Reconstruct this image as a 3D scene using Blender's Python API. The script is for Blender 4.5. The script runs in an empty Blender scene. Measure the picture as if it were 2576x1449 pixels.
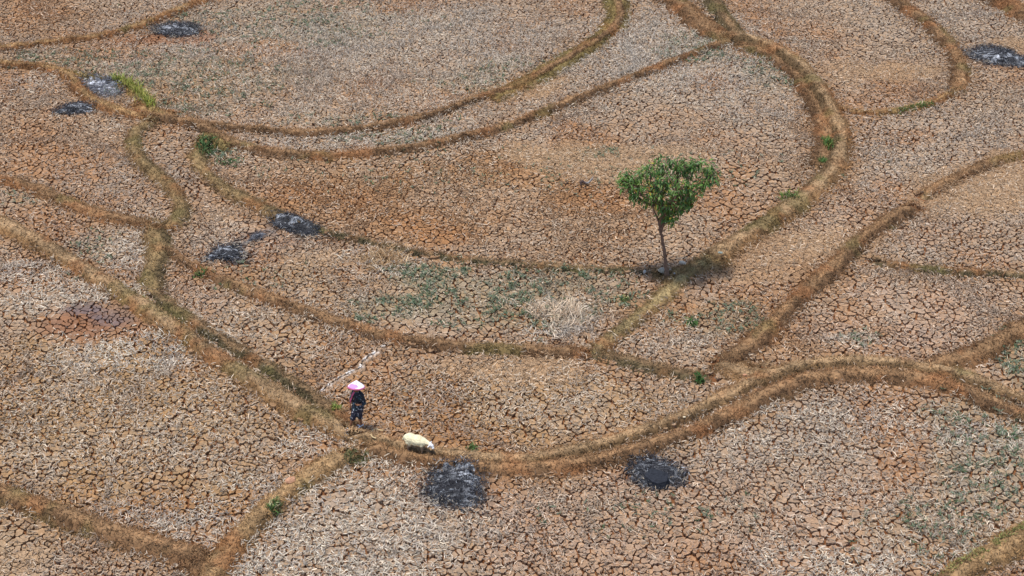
import bpy, math, random
import numpy as np
from mathutils import Vector, Matrix, Euler

random.seed(7)
rng = np.random.default_rng(11)
S = bpy.context.scene
C = S.collection

# ------------------------------------------------------------------ camera, sky, sun
CAM_H = 27.5
PITCH = math.radians(31.0)          # below the horizon
HFOV = math.radians(34.0)
cam_d = bpy.data.cameras.new("camera")
cam = bpy.data.objects.new("camera", cam_d)
C.objects.link(cam)
cam.location = (0, 0, CAM_H)
cam.rotation_euler = (math.pi / 2 - PITCH, 0, 0)
cam_d.angle = HFOV
cam_d.clip_end = 3000
S.camera = cam

SUN_EL = math.radians(78)
SUN_TO = Vector((-0.93, -0.36, 0)).normalized()   # horizontal direction towards the sun
w = bpy.data.worlds.new("World")
S.world = w
w.use_nodes = True
nt = w.node_tree
bg = nt.nodes["Background"]
sky = nt.nodes.new("ShaderNodeTexSky")
sky.sky_type = 'NISHITA'
sky.sun_disc = False
sky.sun_elevation = SUN_EL
sky.sun_rotation = math.atan2(SUN_TO.x, SUN_TO.y)
nt.links.new(sky.outputs[0], bg.inputs[0])
bg.inputs[1].default_value = 0.15
sd = bpy.data.lights.new("sun", 'SUN')
sd.energy = 3.0
sd.angle = math.radians(5.0)
sd.color = (1.0, 0.955, 0.88)
sun = bpy.data.objects.new("sun", sd)
C.objects.link(sun)
d = Vector((SUN_TO.x * math.cos(SUN_EL), SUN_TO.y * math.cos(SUN_EL), math.sin(SUN_EL)))
sun.rotation_euler = (-d).to_track_quat('-Z', 'Y').to_euler()
sun.location = (0, 40, 40)
S.view_settings.view_transform = 'Standard'
S.view_settings.look = 'None'
S.view_settings.gamma = 1
S.view_settings.exposure = 0.46

# ------------------------------------------------------------------ picture coordinates to ground
FPX = 1288.0 / math.tan(HFOV / 2)
cp, sp = math.cos(PITCH), math.sin(PITCH)
def G(u, v, z=0.0):
    """point of the plane z=const seen at (u,v) of a 2576x1449 picture"""
    X = (u - 1288.0) / FPX
    Y = (724.5 - v) / FPX
    dx, dy, dz = X, cp + Y * sp, -sp + Y * cp
    t = (CAM_H - z) / -dz
    return np.array((dx * t, dy * t))
def SCL(v):
    """pixels per metre across / along the ground at picture row v"""
    Y = (724.5 - v) / FPX
    dz = sp - Y * cp
    t = CAM_H / dz
    px = FPX / t
    return px, px * math.sin(PITCH - math.atan(Y))

# ------------------------------------------------------------------ noise
def _hash(ix, iy, seed):
    h = (ix.astype(np.int64) * 374761393 + iy.astype(np.int64) * 668265263 + seed * 144269) & 0x7fffffff
    h = ((h ^ (h >> 13)) * 1274126177) & 0x7fffffff
    return ((h ^ (h >> 16)) & 0xffff) / 65535.0
def vnoise(x, y, seed=0):
    x = np.asarray(x, float); y = np.asarray(y, float)
    ix, iy = np.floor(x), np.floor(y)
    fx, fy = x - ix, y - iy
    fx = fx * fx * (3 - 2 * fx); fy = fy * fy * (3 - 2 * fy)
    a = _hash(ix, iy, seed); b = _hash(ix + 1, iy, seed)
    c = _hash(ix, iy + 1, seed); d_ = _hash(ix + 1, iy + 1, seed)
    return (a * (1 - fx) + b * fx) * (1 - fy) + (c * (1 - fx) + d_ * fx) * fy
def fbm(x, y, s=1.0, o=3, seed=0):
    v = 0; a = 0.5; f = 1.0 / s; t = 0
    for k in range(o):
        v = v + a * vnoise(x * f + 17.3 * k, y * f - 9.1 * k, seed + k)
        t += a; a *= 0.5; f *= 2.07
    return v / t            # 0..1
def sst(e0, e1, x):
    t = np.clip((x - e0) / (e1 - e0), 0, 1)
    return t * t * (3 - 2 * t)

# ------------------------------------------------------------------ mesh helpers
def mesh_np(name, V, faces, col=None, smooth=False):
    """faces: list of int arrays (n,k); col: (nverts,3)"""
    me = bpy.data.meshes.new(name)
    V = np.asarray(V, np.float32)
    me.vertices.add(len(V))
    me.vertices.foreach_set("co", V.ravel())
    faces = [np.asarray(f, np.int32) for f in faces if len(f)]
    li = np.concatenate([f.ravel() for f in faces])
    tot = np.concatenate([np.full(len(f), f.shape[1], np.int32) for f in faces])
    st = np.concatenate(([0], np.cumsum(tot)[:-1])).astype(np.int32)
    me.loops.add(len(li)); me.loops.foreach_set("vertex_index", li)
    me.polygons.add(len(tot)); me.polygons.foreach_set("loop_start", st)
    me.polygons.foreach_set("loop_total", tot)
    me.polygons.foreach_set("use_smooth", np.full(len(tot), smooth))
    if col is not None:
        a = me.color_attributes.new("Col", 'FLOAT_COLOR', 'POINT')
        cc = np.ones((len(V), 4), np.float32); cc[:, :3] = np.clip(col, 0, 1)
        a.data.foreach_set("color", cc.ravel())
    me.update(calc_edges=True)
    return me
def link(name, me, mat=None, parent=None):
    o = bpy.data.objects.new(name, me)
    C.objects.link(o)
    if mat and me: me.materials.append(mat)
    if parent: o.parent = parent
    return o
def tag(o, label=None, cat=None, group=None, kind=None):
    if label: o["label"] = label
    if cat: o["category"] = cat
    if group: o["group"] = group
    if kind: o["kind"] = kind
    return o
def empty(name, loc, rz=0):
    o = bpy.data.objects.new(name, None)
    C.objects.link(o)
    o.location = loc; o.rotation_euler = (0, 0, rz)
    o.empty_display_size = 0.1
    return o

# ------------------------------------------------------------------ materials
def mat_vcol(name, rough=0.9, nscale=0.0, namp=0.0, transl=0.0, spec=0.2, bump=0.0, bscale=40):
    m = bpy.data.materials.new(name); m.use_nodes = True
    t = m.node_tree; b = t.nodes["Principled BSDF"]
    b.inputs["Roughness"].default_value = rough
    b.inputs["Specular IOR Level"].default_value = spec
    a = t.nodes.new("ShaderNodeAttribute"); a.attribute_name = "Col"
    src = a.outputs["Color"]
    if namp > 0:
        tc = t.nodes.new("ShaderNodeTexCoord")
        n = t.nodes.new("ShaderNodeTexNoise"); n.inputs["Scale"].default_value = nscale
        n.inputs["Detail"].default_value = 5; n.inputs["Roughness"].default_value = 0.65
        t.links.new(tc.outputs["Object"], n.inputs["Vector"])
        mr = t.nodes.new("ShaderNodeMapRange")
        mr.inputs[1].default_value = 0.25; mr.inputs[2].default_value = 0.75
        mr.inputs[3].default_value = 1 - namp; mr.inputs[4].default_value = 1 + namp
        t.links.new(n.outputs["Fac"], mr.inputs[0])
        mx = t.nodes.new("ShaderNodeVectorMath"); mx.operation = 'SCALE'
        t.links.new(src, mx.inputs[0]); t.links.new(mr.outputs[0], mx.inputs["Scale"])
        src = mx.outputs[0]
    t.links.new(src, b.inputs["Base Color"])
    if bump > 0:
        tc2 = t.nodes.new("ShaderNodeTexCoord")
        n2 = t.nodes.new("ShaderNodeTexNoise"); n2.inputs["Scale"].default_value = bscale
        n2.inputs["Detail"].default_value = 6
        t.links.new(tc2.outputs["Object"], n2.inputs["Vector"])
        bp = t.nodes.new("ShaderNodeBump"); bp.inputs["Strength"].default_value = bump
        bp.inputs["Distance"].default_value = 0.03
        t.links.new(n2.outputs["Fac"], bp.inputs["Height"])
        t.links.new(bp.outputs[0], b.inputs["Normal"])
    if transl > 0:
        tr = t.nodes.new("ShaderNodeBsdfTranslucent"); t.links.new(src, tr.inputs["Color"])
        ms = t.nodes.new("ShaderNodeMixShader"); ms.inputs[0].default_value = transl
        out = t.nodes["Material Output"]
        t.links.new(b.outputs[0], ms.inputs[1]); t.links.new(tr.outputs[0], ms.inputs[2])
        t.links.new(ms.outputs[0], out.inputs["Surface"])
    return m
M_SOIL = mat_vcol("dry_cracked_soil", 0.95, 9.0, 0.22, bump=0.5, bscale=30)
M_BANK = mat_vcol("bank_earth", 0.95, 5.0, 0.35, bump=0.9, bscale=22)
M_STRAW = mat_vcol("dry_straw", 0.75, transl=0.15)
M_GRASS = mat_vcol("grass_blades", 0.7, transl=0.2)
M_ASH = mat_vcol("ash", 0.95, 14.0, 0.4, bump=0.8, bscale=25)
M_ROCK = mat_vcol("stone", 0.85, 12.0, 0.25, bump=0.5, bscale=30)

def mat_plain(name, col, rough=0.8, spec=0.3):
    m = bpy.data.materials.new(name); m.use_nodes = True
    t = m.node_tree; b = t.nodes["Principled BSDF"]
    b.inputs["Roughness"].default_value = rough
    b.inputs["Specular IOR Level"].default_value = spec
    n = t.nodes.new("ShaderNodeTexNoise"); n.inputs["Scale"].default_value = 30
    r = t.nodes.new("ShaderNodeValToRGB")
    r.color_ramp.elements[0].color = (*[c * 0.75 for c in col], 1)
    r.color_ramp.elements[1].color = (*[min(1, c * 1.2) for c in col], 1)
    tc = t.nodes.new("ShaderNodeTexCoord"); t.links.new(tc.outputs["Object"], n.inputs["Vector"])
    t.links.new(n.outputs["Fac"], r.inputs[0]); t.links.new(r.outputs[0], b.inputs["Base Color"])
    return m

# ------------------------------------------------------------------ earth banks between the paddies
# (points in picture px, half width m, height m, crest fraction, tone, side with painted shade and dark grass (+1 left of travel), strength)
BUNDS = [
 ([(-40,124),(0,119),(120,106),(250,90),(330,70),(388,50),(440,28),(488,10),(540,-14)],0.34,0.22,0.35,'gold',-1,.7),
 ([(-40,155),(0,158),(80,163),(150,176),(185,198),(205,232),(245,258),(300,280),(370,292)],0.38,0.24,0.35,'gold',-1,.6),
 ([(158,180),(200,188),(260,202),(312,214),(345,240),(375,268),(400,290)],0.28,0.20,0.3,'olive',1,.5),
 ([(370,290),(440,299),(520,312),(610,322),(700,330),(770,333),(830,331),(950,317),(1030,302),(1100,284),(1160,262),(1220,240),(1330,204),(1380,172),(1440,138),(1500,104),(1540,75),(1562,45),(1560,10),(1530,-30)],0.34,0.24,0.2,'brown',-1,.9),
 ([(1230,248),(1330,206),(1440,142),(1535,80),(1560,40),(1545,-10)],0.62,0.12,0.5,'olive',-1,.3),
 ([(392,298),(352,318),(332,350),(340,385),(365,415),(420,460),(450,495),(460,528),(445,560),(398,580)],0.42,0.24,0.35,'olive2',1,.5),
 ([(480,306),(540,330),(570,352),(640,374),(720,385),(790,391),(860,390),(960,380),(1030,370),(1100,357),(1210,334),(1280,313),(1330,294),(1450,248),(1560,204),(1640,174),(1700,150),(1790,116),(1850,92)],0.36,0.26,0.15,'brown',-1,.9),
 ([(560,340),(505,365),(492,395),(520,440),(560,470),(600,492),(650,516),(700,540),(760,562)],0.40,0.22,0.3,'olive2',1,.5),
 ([(760,562),(810,580),(870,596),(960,614),(1070,639),(1200,654),(1330,667),(1470,674),(1600,680),(1690,684)],0.22,0.17,0.2,'dark',-1,.9),
 ([(1670,-20),(1710,10),(1745,42),(1790,78),(1830,95)],0.80,0.34,0.4,'brown',-1,.5),
 ([(1780,-20),(1805,20),(1830,55),(1850,85)],0.60,0.36,0.4,'dark',-1,.5),
 ([(1815,88),(1860,92),(1925,108),(1985,140),(2035,185),(2070,235),(2092,280),(2112,315),(2118,350),(2108,400),(2085,440),(2035,485),(1975,530),(1900,580),(1835,618),(1790,645)],0.54,0.36,0.3,'path',-1,.95),
 ([(1790,645),(1745,672),(1700,712),(1655,758),(1600,802),(1555,838),(1520,865),(1490,882)],0.40,0.14,0.55,'pathgreen',-1,.4),
 ([(1850,110),(1930,130),(1985,165),(2030,215),(2058,270),(2078,320),(2080,370),(2055,420)],0.62,0.14,0.3,'brown',-1,.7),
 ([(2240,-20),(2262,5),(2330,52),(2365,85),(2392,112),(2412,150),(2418,190),(2402,225)],0.50,0.28,0.3,'brown',-1,.7),
 ([(2402,225),(2360,252),(2310,268),(2240,280),(2170,284),(2112,272)],0.26,0.14,0.3,'gold',1,.5),
 ([(2470,-25),(2520,-2),(2576,30),(2660,75)],0.80,0.35,0.3,'brown',-1,.7),
 ([(2660,372),(2576,388),(2510,402),(2450,424),(2400,448),(2355,470),(2320,490)],0.34,0.22,0.3,'brown',1,.5),
 ([(2310,512),(2270,532),(2230,556),(2190,582),(2160,604),(2135,635),(2080,684),(2040,718),(1990,762),(1955,808),(1915,845),(1870,880),(1820,912)],0.46,0.28,0.25,'brown',1,.75),
 ([(2190,652),(2240,664),(2290,672),(2380,680),(2480,684),(2660,698)],0.26,0.18,0.3,'dark',-1,.7),
 ([(-40,446),(0,452),(60,462),(110,480),(160,504),(230,530),(290,549),(340,556),(385,564)],0.40,0.24,0.3,'brown',1,.6),
 ([(385,562),(396,600),(400,635),(388,670),(378,705),(392,735)],0.48,0.30,0.35,'olive2',1,.7),
 ([(-40,548),(0,560),(60,588),(120,620),(200,670),(262,708),(330,748),(392,792),(450,832),(520,880),(590,926),(660,970),(740,1018),(810,1056),(880,1092)],0.44,0.38,0.30,'path',1,.35),
 ([(388,735),(430,772),(480,805),(560,856),(640,902),(700,938),(780,992),(850,1044),(900,1078)],0.36,0.24,0.25,'dark',-1,.8),
 ([(870,1088),(940,1104),(1000,1120),(1070,1136),(1150,1147),(1230,1153),(1300,1155),(1380,1147),(1460,1130),(1550,1104),(1640,1076),(1720,1046),(1800,1010),(1870,968),(1950,938),(2040,916),(2130,906),(2220,908),(2300,918),(2380,932),(2450,955),(2540,990),(2660,1030)],0.42,0.30,0.35,'path',-1,.7),
 ([(900,1120),(1000,1143),(1100,1160),(1200,1172),(1300,1177),(1420,1172),(1560,1142),(1690,1104),(1790,1062),(1880,1018),(1960,975),(2050,948),(2160,935),(2260,940),(2350,955),(2440,985),(2520,1022),(2660,1085)],0.46,0.26,0.30,'brown',-1,.75),
 ([(2660,770),(2576,822),(2520,858),(2460,886),(2400,905),(2330,920)],0.52,0.30,0.3,'brown',-1,.6),
 ([(-40,1222),(0,1236),(60,1258),(130,1285),(200,1308),(290,1338),(380,1368),(460,1390),(520,1408)],0.48,0.28,0.28,'brown',-1,.65),
 ([(510,1500),(540,1430),(575,1380),(610,1340),(655,1296),(700,1250),(760,1205),(830,1165),(900,1132)],0.50,0.26,0.35,'pathgold',-1,.35),
 ([(470,1400),(530,1440),(545,1500)],0.55,0.22,0.35,'brown',-1,.3),
 ([(2700,1290),(2600,1335),(2540,1370),(2480,1402),(2420,1440),(2370,1480),(2330,1510)],0.50,0.26,0.45,'pathgold',1,.3),
 ([(420,632),(470,660),(520,688),(580,712),(640,733),(700,757),(760,778),(820,798),(880,815),(940,836),(1000,850),(1060,860),(1130,867),(1210,873),(1280,878),(1340,880),(1410,882),(1490,884)],0.34,0.24,0.2,'brown',-1,.7),
 ([(1490,884),(1550,898),(1600,912),(1660,928),(1720,940),(1790,948)],0.34,0.16,0.2,'dark',-1,.6),
 ([(1800,905),(1850,922),(1890,948),(1950,925)],0.62,0.18,0.5,'path',-1,.2),
 ([(1640,695),(1700,690),(1760,672),(1830,650)],0.55,0.10,0.5,'olive2',-1,.1),
 ([(330,262),(390,285),(440,294)],0.55,0.14,0.4,'gold',-1,.3),
 ([(500,345),(545,352),(590,368)],0.60,0.18,0.4,'olive',-1,.3),
]
TONE = {   # crest, face, flank colour with shade and dark grass painted in
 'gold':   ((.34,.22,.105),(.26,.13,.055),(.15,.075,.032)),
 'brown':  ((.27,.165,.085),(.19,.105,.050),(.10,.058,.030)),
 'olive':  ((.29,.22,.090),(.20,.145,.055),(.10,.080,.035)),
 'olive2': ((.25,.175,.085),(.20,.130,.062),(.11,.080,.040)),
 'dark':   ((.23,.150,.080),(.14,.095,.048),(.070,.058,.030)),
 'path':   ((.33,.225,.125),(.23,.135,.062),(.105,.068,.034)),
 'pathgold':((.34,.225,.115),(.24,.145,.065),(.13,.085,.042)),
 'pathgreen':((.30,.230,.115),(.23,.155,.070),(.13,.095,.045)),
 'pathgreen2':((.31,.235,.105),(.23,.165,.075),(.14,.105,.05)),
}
def chaikin(P, n=2):
    for _ in range(n):
        Q = [P[0]]
        for a, b in zip(P[:-1], P[1:]):
            Q += [a * .75 + b * .25, a * .25 + b * .75]
        Q.append(P[-1]); P = Q
    return P
def resample(P, step):
    P = np.array(P); L = np.r_[0, np.cumsum(np.linalg.norm(np.diff(P, axis=0), axis=1))]
    n = max(2, int(L[-1] / step) + 1); t = np.linspace(0, L[-1], n)
    return np.c_[np.interp(t, L, P[:, 0]), np.interp(t, L, P[:, 1])]
def trim(Q, hw):
    k = int(.75 * hw / .30)
    return Q[k:len(Q) - k] if len(Q) > 2 * k + 3 else Q
BL = []
for (pts, hw, h, cf, tone, ds, dstr) in BUNDS:
    h *= .72
    P = chaikin([G(u, v, h * 0.5) for u, v in pts])
    BL.append(dict(P=resample(P, 0.12), Q=trim(resample(P, 0.30), hw), hw=hw, h=h, cf=cf, tone=tone, ds=ds, dstr=dstr))
def hwn(b, x, y):
    return b['hw'] * (0.62 + 0.5 * fbm(x, y, 1.3, 2, 31))
def prof(b, s):
    return sst(1.0, b['cf'], np.abs(s))
def bump_n(x, y):
    return (fbm(x, y, 0.45, 3, 5) - 0.5)
def bank_z(b, s, x, y):
    p = prof(b, s)
    return b['h'] * p * (0.82 + 0.36 * fbm(x, y, 1.6, 2, 77)) + (0.15 * bump_n(x, y) + .07 * (fbm(x, y, .15, 2, 6) - .5)) * np.sqrt(p)
def seg_dist(b, P):
    Q = b['Q']; A = Q[:-1]; D = Q[1:] - A; L2 = (D ** 2).sum(1)
    out = np.full(len(P), 99.0); lo = Q.min(0) - 2.2; hi = Q.max(0) + 2.2
    m = np.where(((P > lo) & (P < hi)).all(1))[0]
    for c in range(0, len(m), 20000):
        k = m[c:c + 20000]; W = P[k][:, None] - A[None]
        t = np.clip((W * D[None]).sum(2) / L2[None], 0, 1)
        dd = np.linalg.norm(W - t[..., None] * D[None], axis=2)
        out[k] = dd.min(1)
    return out
def bund_field(P):
    """height of the banks, largest profile value, distance to the nearest bank edge"""
    P = np.atleast_2d(P); H = np.zeros(len(P)); E = np.full(len(P), 99.0)
    for b in BL:
        dd = seg_dist(b, P); k = dd < 90
        if not k.any(): continue
        w_ = hwn(b, P[k, 0], P[k, 1]); s = dd[k] / w_
        z = np.where(s < 1, bank_z(b, s, P[k, 0], P[k, 1]), 0)
        H[k] = np.maximum(H[k], z); E[k] = np.minimum(E[k], dd[k] - w_)
    return H, E
def HZ(x, y):
    return float(bund_field(np.array([[x, y]]))[0][0])
def GH(u, v):
    """ground point incl. the banks under picture point"""
    z = 0
    for _ in range(6):
        x, y = G(u, v, z); z = 0.5 * z + 0.5 * max(0, HZ(x, y))
    return float(x), float(y), float(z)

# ------------------------------------------------------------------ colour / density fields (world space ellipses)
def field(P, blobs, base=0.0, nz=0.5, nsc=1.2, seed=3, edge=1.0):
    out = np.full(len(P), base, float)
    n = fbm(P[:, 0], P[:, 1], nsc, 4, seed) - 0.5
    for (u, v, ru, rv, a, ang) in blobs:
        c = G(u, v); su, sv = SCL(v); rx, ry = ru / su, rv / sv
        dx, dy = P[:, 0] - c[0], P[:, 1] - c[1]
        ca, sa = math.cos(ang), math.sin(ang)
        e = np.sqrt(((dx * ca + dy * sa) / rx) ** 2 + ((-dx * sa + dy * ca) / ry) ** 2)
        out = np.maximum(out, a * sst(1.25, 0.55 if edge else .9, e + nz * n * 2))
    return out
CHAFF = [(1310,228,150,26,1,.5),(1420,392,170,38,1,.0),(1500,420,210,42,.9,-.1),(1620,385,160,26,.85,0),(2260,182,130,24,.85,0),(2130,185,70,40,.55,0),
         (2470,470,200,70,.95,.45),(2560,430,120,50,1,.2),(1330,930,190,36,1,0),(1180,915,110,30,.6,0),(2010,620,190,46,.85,.3),(1900,680,120,46,.6,.3),(2560,115,80,20,.8,0),
         (560,545,60,22,.5,0),(830,655,110,22,.45,0),(1850,935,60,40,.8,0),(30,1420,100,40,.6,0)]
ORANGE = [(1150,500,560,140,.95,0),(750,470,240,100,.8,0),(1480,560,260,110,.75,0),(1300,222,140,32,.9,.5),(250,810,150,55,.8,0),(1950,880,140,90,.6,.5),(1650,780,130,70,.55,.5),
          (760,215,500,90,.35,0),(620,1340,60,80,.5,0),(800,1140,160,60,.4,0),(1990,330,120,120,.5,0),(2110,420,60,60,.8,0),(200,330,260,90,.35,0),(1250,1180,250,36,.7,0),
          (2560,1330,120,80,.6,0),(2100,750,60,120,.5,.5),(120,30,200,60,.5,0),(620,410,140,70,.5,0)]
OLIVEB = [(200,1080,560,320,.95,0),(1250,1040,520,130,.9,0),(700,850,300,110,.5,0),(900,740,300,90,.4,0)]
GREY = [(900,90,620,110,.75,0),(1700,130,300,130,.9,.3),(1900,210,170,130,.8,0),(2400,640,200,30,.4,0),(2300,370,280,130,.55,0),(900,352,400,24,.9,.1),(2400,60,250,100,.5,0),
        (2100,1080,560,120,.5,0),(900,1330,500,150,.45,0),(2500,1250,150,200,.6,0),(250,450,250,80,.45,0),(250,640,150,60,.45,.0),(1300,150,240,70,.6,0),(700,1290,130,70,.4,0)]
PINK = [(2300,820,300,110,.8,0),(1700,1320,700,150,.6,0),(2150,560,160,60,.4,0),(600,450,110,130,.55,0),(2300,560,150,80,.4,0),(500,760,160,70,.5,0),(1700,730,110,50,.5,0)]
GREEN = [(1080,700,120,36,1,0),(1010,770,140,40,.9,0),(1200,740,200,60,.75,0),(1290,780,220,50,.75,0),(1440,705,120,36,.7,0),(1560,740,80,50,.45,0),(1830,800,110,50,.5,.4),(1690,800,60,30,.4,0),
         (480,200,260,70,.42,0),(700,60,300,60,.32,0),(150,150,160,24,.4,0),(470,270,140,24,.5,0),(900,300,200,20,.3,0),(1760,120,90,44,.45,.3),(1970,190,90,50,.4,0),
         (2440,1030,120,40,.7,0),(2540,1090,70,50,.6,0),(2560,920,70,70,.95,0),(2480,1200,130,120,.45,0),(1700,1300,300,60,.16,0),(2350,1350,200,90,.35,0),(1030,345,200,20,.4,.1),
         (2160,850,50,20,.4,0),(90,500,90,24,.25,0),(220,650,90,50,.25,0),(1500,385,50,14,.5,0),(1330,430,700,60,.12,0),(550,380,60,20,.9,0),(1240,190,160,40,.3,.3),(640,700,160,36,.2,0)]
STRAW = [(330,880,210,70,1,.0),(210,740,210,40,.9,0),(60,690,110,40,.7,0),(800,1330,420,150,.8,0),(700,1400,240,80,1,0),(2150,1420,280,60,.9,0),(450,1290,240,50,.6,0),(820,1110,140,50,.8,0),
         (1390,800,120,50,1,0),(960,655,90,40,.9,0),(560,620,100,40,.3,0),(1000,1190,160,40,.75,0),(250,1060,480,200,.35,0),(2100,1080,420,90,.55,0),(2480,1100,120,60,.7,0),(2280,1300,300,120,.35,0),
         (900,200,560,160,.45,0),(1700,130,260,120,.45,.3),(350,620,80,90,.7,0),(700,820,300,90,.3,0),(1250,1000,440,100,.3,0),(480,1400,150,40,.7,0),(2160,860,80,30,.5,0),(900,355,400,22,.6,.1),
         (1650,850,200,50,.3,0),(110,205,90,30,.5,0)]
TALL = [(850,150,640,160,.8,0),(450,200,240,80,.7,0),(1700,120,260,120,.6,.3),(1290,130,240,90,.7,.3)]       # upright stubble hides the cracks
SC2 = [(275,803,175,58,1,.0)]
SCORCH_SHADE = [(275,803,175,58,.95,.0),(445,95,140,18,.8,0),(300,103,60,10,.6,0),(1145,1225,105,60,.6,0),(1600,1180,120,32,.55,0),(680,600,110,26,.45,0),(820,595,60,20,.6,0),(1255,1205,80,20,.35,0),
          (190,280,80,14,.45,0),(2500,150,120,26,.5,0),(575,640,80,24,.5,0),(1735,690,75,20,.35,0)]  # last blob is the tree's shade painted into the soil, the rest scorched ground
GREYB = [(215,778,60,14,.8,0),(285,795,70,24,.8,0)]

def soil_color(P):
    N = len(P)
    x, y = P[:, 0], P[:, 1]
    c = np.tile(np.array([.335, .228, .150]), (N, 1))
    def mix(f, col, c): return c * (1 - f[:, None]) + np.array(col)[None] * f[:, None]
    c = mix(field(P, GREY, seed=41) * .85, (.315, .245, .185), c)
    c = mix(field(P, PINK, seed=43) * .7, (.385, .255, .180), c)
    c = mix(field(P, OLIVEB, seed=45) * .8, (.315, .195, .092), c)
    c = mix(field(P, ORANGE, seed=47) * .85, (.335, .190, .095), c)
    n = fbm(x, y, 2.6, 4, 51)
    c = mix(np.clip((n - .52) * 3.2, 0, .55), (.31, .150, .062), c)
    c = mix(np.clip((.46 - n) * 3.0, 0, .4), (.36, .275, .200), c)
    ch = field(P, CHAFF, seed=53)
    c = mix(ch * .9, (.43, .30, .19), c)
    g = field(P, GREEN, seed=55)
    c = mix(g * .35, (.17, .18, .11), c)
    s = field(P, SCORCH_SHADE, seed=57)
    c = mix(s * .85, (.235, .110, .060), c)
    c = mix(field(P, GREYB, seed=59) * .85, (.13, .12, .14), c)
    for A_ in ASH:
        W = np.array([G(u, v) for u, v in A_[0]])
        dd = poly_dist(P, W)
        k_ = dd < 1.2
        if not k_.any(): continue
        f = sst(.42, -.10, dd[k_] + 1.0 * (fbm(x[k_], y[k_], .38, 3, 521) - .5)) * .9
        q = c[k_]; sh_ = .10 if A_[4 if False else -1].get('haz') else 0
        c[k_] = q * (1 - f[:, None]) + (np.array([.048, .046, .050]) + sh_)[None] * f[:, None] if sh_ == 0 else q * (1 - f[:, None]) + np.array([.14, .135, .14])[None] * f[:, None]
    c = c * np.array([.95, .90, .82])
    return c, ch, g, s

def inpoly(px, py, poly):
    poly = np.asarray(poly); x, y = poly[:, 0], poly[:, 1]; c = np.zeros(len(px), bool)
    for i in range(len(poly)):
        j = i - 1
        m_ = ((y[i] > py) != (y[j] > py)) & (px < (x[j] - x[i]) * (py - y[i]) / (y[j] - y[i] + 1e-12) + x[i])
        c ^= m_
    return c
def Z8(pts, ox, oy, k): return [(ox + a_ * k, oy + b_ * k) for a_, b_ in pts]
ASH = [
 ([(384,74),(398,66),(425,60),(455,58),(485,64),(502,75),(496,86),(470,92),(435,92),(405,84)], .13, "dark oval ash heap on the greyish stubble field below the thin upper left bank", .8, dict()),
 ([(204,203),(225,199),(255,206),(285,212),(304,220),(308,232),(290,241),(265,243),(240,232),(218,219)], .05, "pale grey flat ash bed walled in by grassy banks beside the yellow-green reeds", .9, dict(haz=.9)),
 ([(130,284),(148,276),(166,266),(195,262),(226,264),(237,271),(228,280),(195,285),(160,287)], .12, "small tapering ash heap just below the bank, lower left of the grey ash bed", .9, dict()),
 ([(2424,135),(2445,126),(2478,121),(2510,120),(2530,128),(2545,140),(2570,148),(2600,150),(2600,164),(2560,166),(2520,164),(2480,157),(2445,148)], .16, "long blue-black ash heap running out of the picture at the upper right edge", .7, dict()),
 (Z8([(768,150),(850,138),(950,148),(1060,178),(1180,225),(1285,290),(1275,330),(1130,322),(1050,295),(950,255),(830,232),(770,200)],469,508,.2685), .10, "elongated black ash heap lying on the bank left of the wide brown field", .55, dict()),
 (Z8([(540,385),(600,350),(640,320),(720,288),(765,285),(760,305),(690,338),(620,365),(570,385)],469,508,.2685), .03, "thin faint streak of ash between two larger black heaps", .6, dict(haz=.5)),
 (Z8([(130,555),(220,495),(330,432),(430,398),(500,430),(522,500),(485,548),(400,553),(300,533),(215,533)],469,508,.2685), .14, "wedge-shaped black ash heap with pale streaks, pointing lower left on cracked soil", .8, dict()),
 (Z8([(325,375),(400,325),(520,298),(640,315),(700,370),(735,420),(705,500),(712,570),(640,612),(545,642),(480,605),(340,560),(288,500),(330,440)],977,1075,.3225), .20, "largest ash heap, a broad charcoal and grey spread below the white sheep", .85, dict()),
 (Z8([(1870,345),(1895,280),(1960,255),(2080,245),(2200,280),(2320,370),(2260,440),(2160,472),(2000,465),(1920,400)],977,1075,.3225), .13, "ash heap holding a flat black charred lump, below the curving double bank", .75, dict(lump=Z8([(2003,395),(2012,350),(2045,335),(2110,350),(2178,368),(2188,410),(2165,445),(2110,452),(2055,440)],977,1075,.3225))),
]
def poly_dist(P, W):
    inside = inpoly(P[:, 0], P[:, 1], W)
    d_ = seg_dist(dict(Q=np.vstack([W, W[:1]])), P)
    return np.where(inside, -np.minimum(d_, 5), d_)

# ------------------------------------------------------------------ the ground: one sheet to the horizon
def in_view(P, mg=0.0):
    dx, dy, dz = P[:, 0], P[:, 1], -CAM_H
    dep = dy * cp - dz * sp
    uu = dx / dep * FPX; vv = (dy * sp + dz * cp) / dep * FPX
    k = FPX / dep * mg
    return (np.abs(uu) < 1288 + k) & (vv < 724.5 + k * .8) & (vv > -724.5 - k)
m = bpy.data.materials.new("paddy_ground"); m.use_nodes = True
t = m.node_tree; b = t.nodes["Principled BSDF"]; b.inputs["Roughness"].default_value = 1
b.inputs["Specular IOR Level"].default_value = 0.1
geo = t.nodes.new("ShaderNodeTexCoord")
n1 = t.nodes.new("ShaderNodeTexNoise"); n1.inputs["Scale"].default_value = 0.35; n1.inputs["Detail"].default_value = 8
t.links.new(geo.outputs["Object"], n1.inputs["Vector"])
r = t.nodes.new("ShaderNodeValToRGB")
r.color_ramp.elements[0].position = .35; r.color_ramp.elements[0].color = (.15, .062, .026, 1)
r.color_ramp.elements[1].position = .65; r.color_ramp.elements[1].color = (.21, .095, .042, 1)
t.links.new(n1.outputs["Fac"], r.inputs[0]); t.links.new(r.outputs[0], b.inputs["Base Color"])
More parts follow.
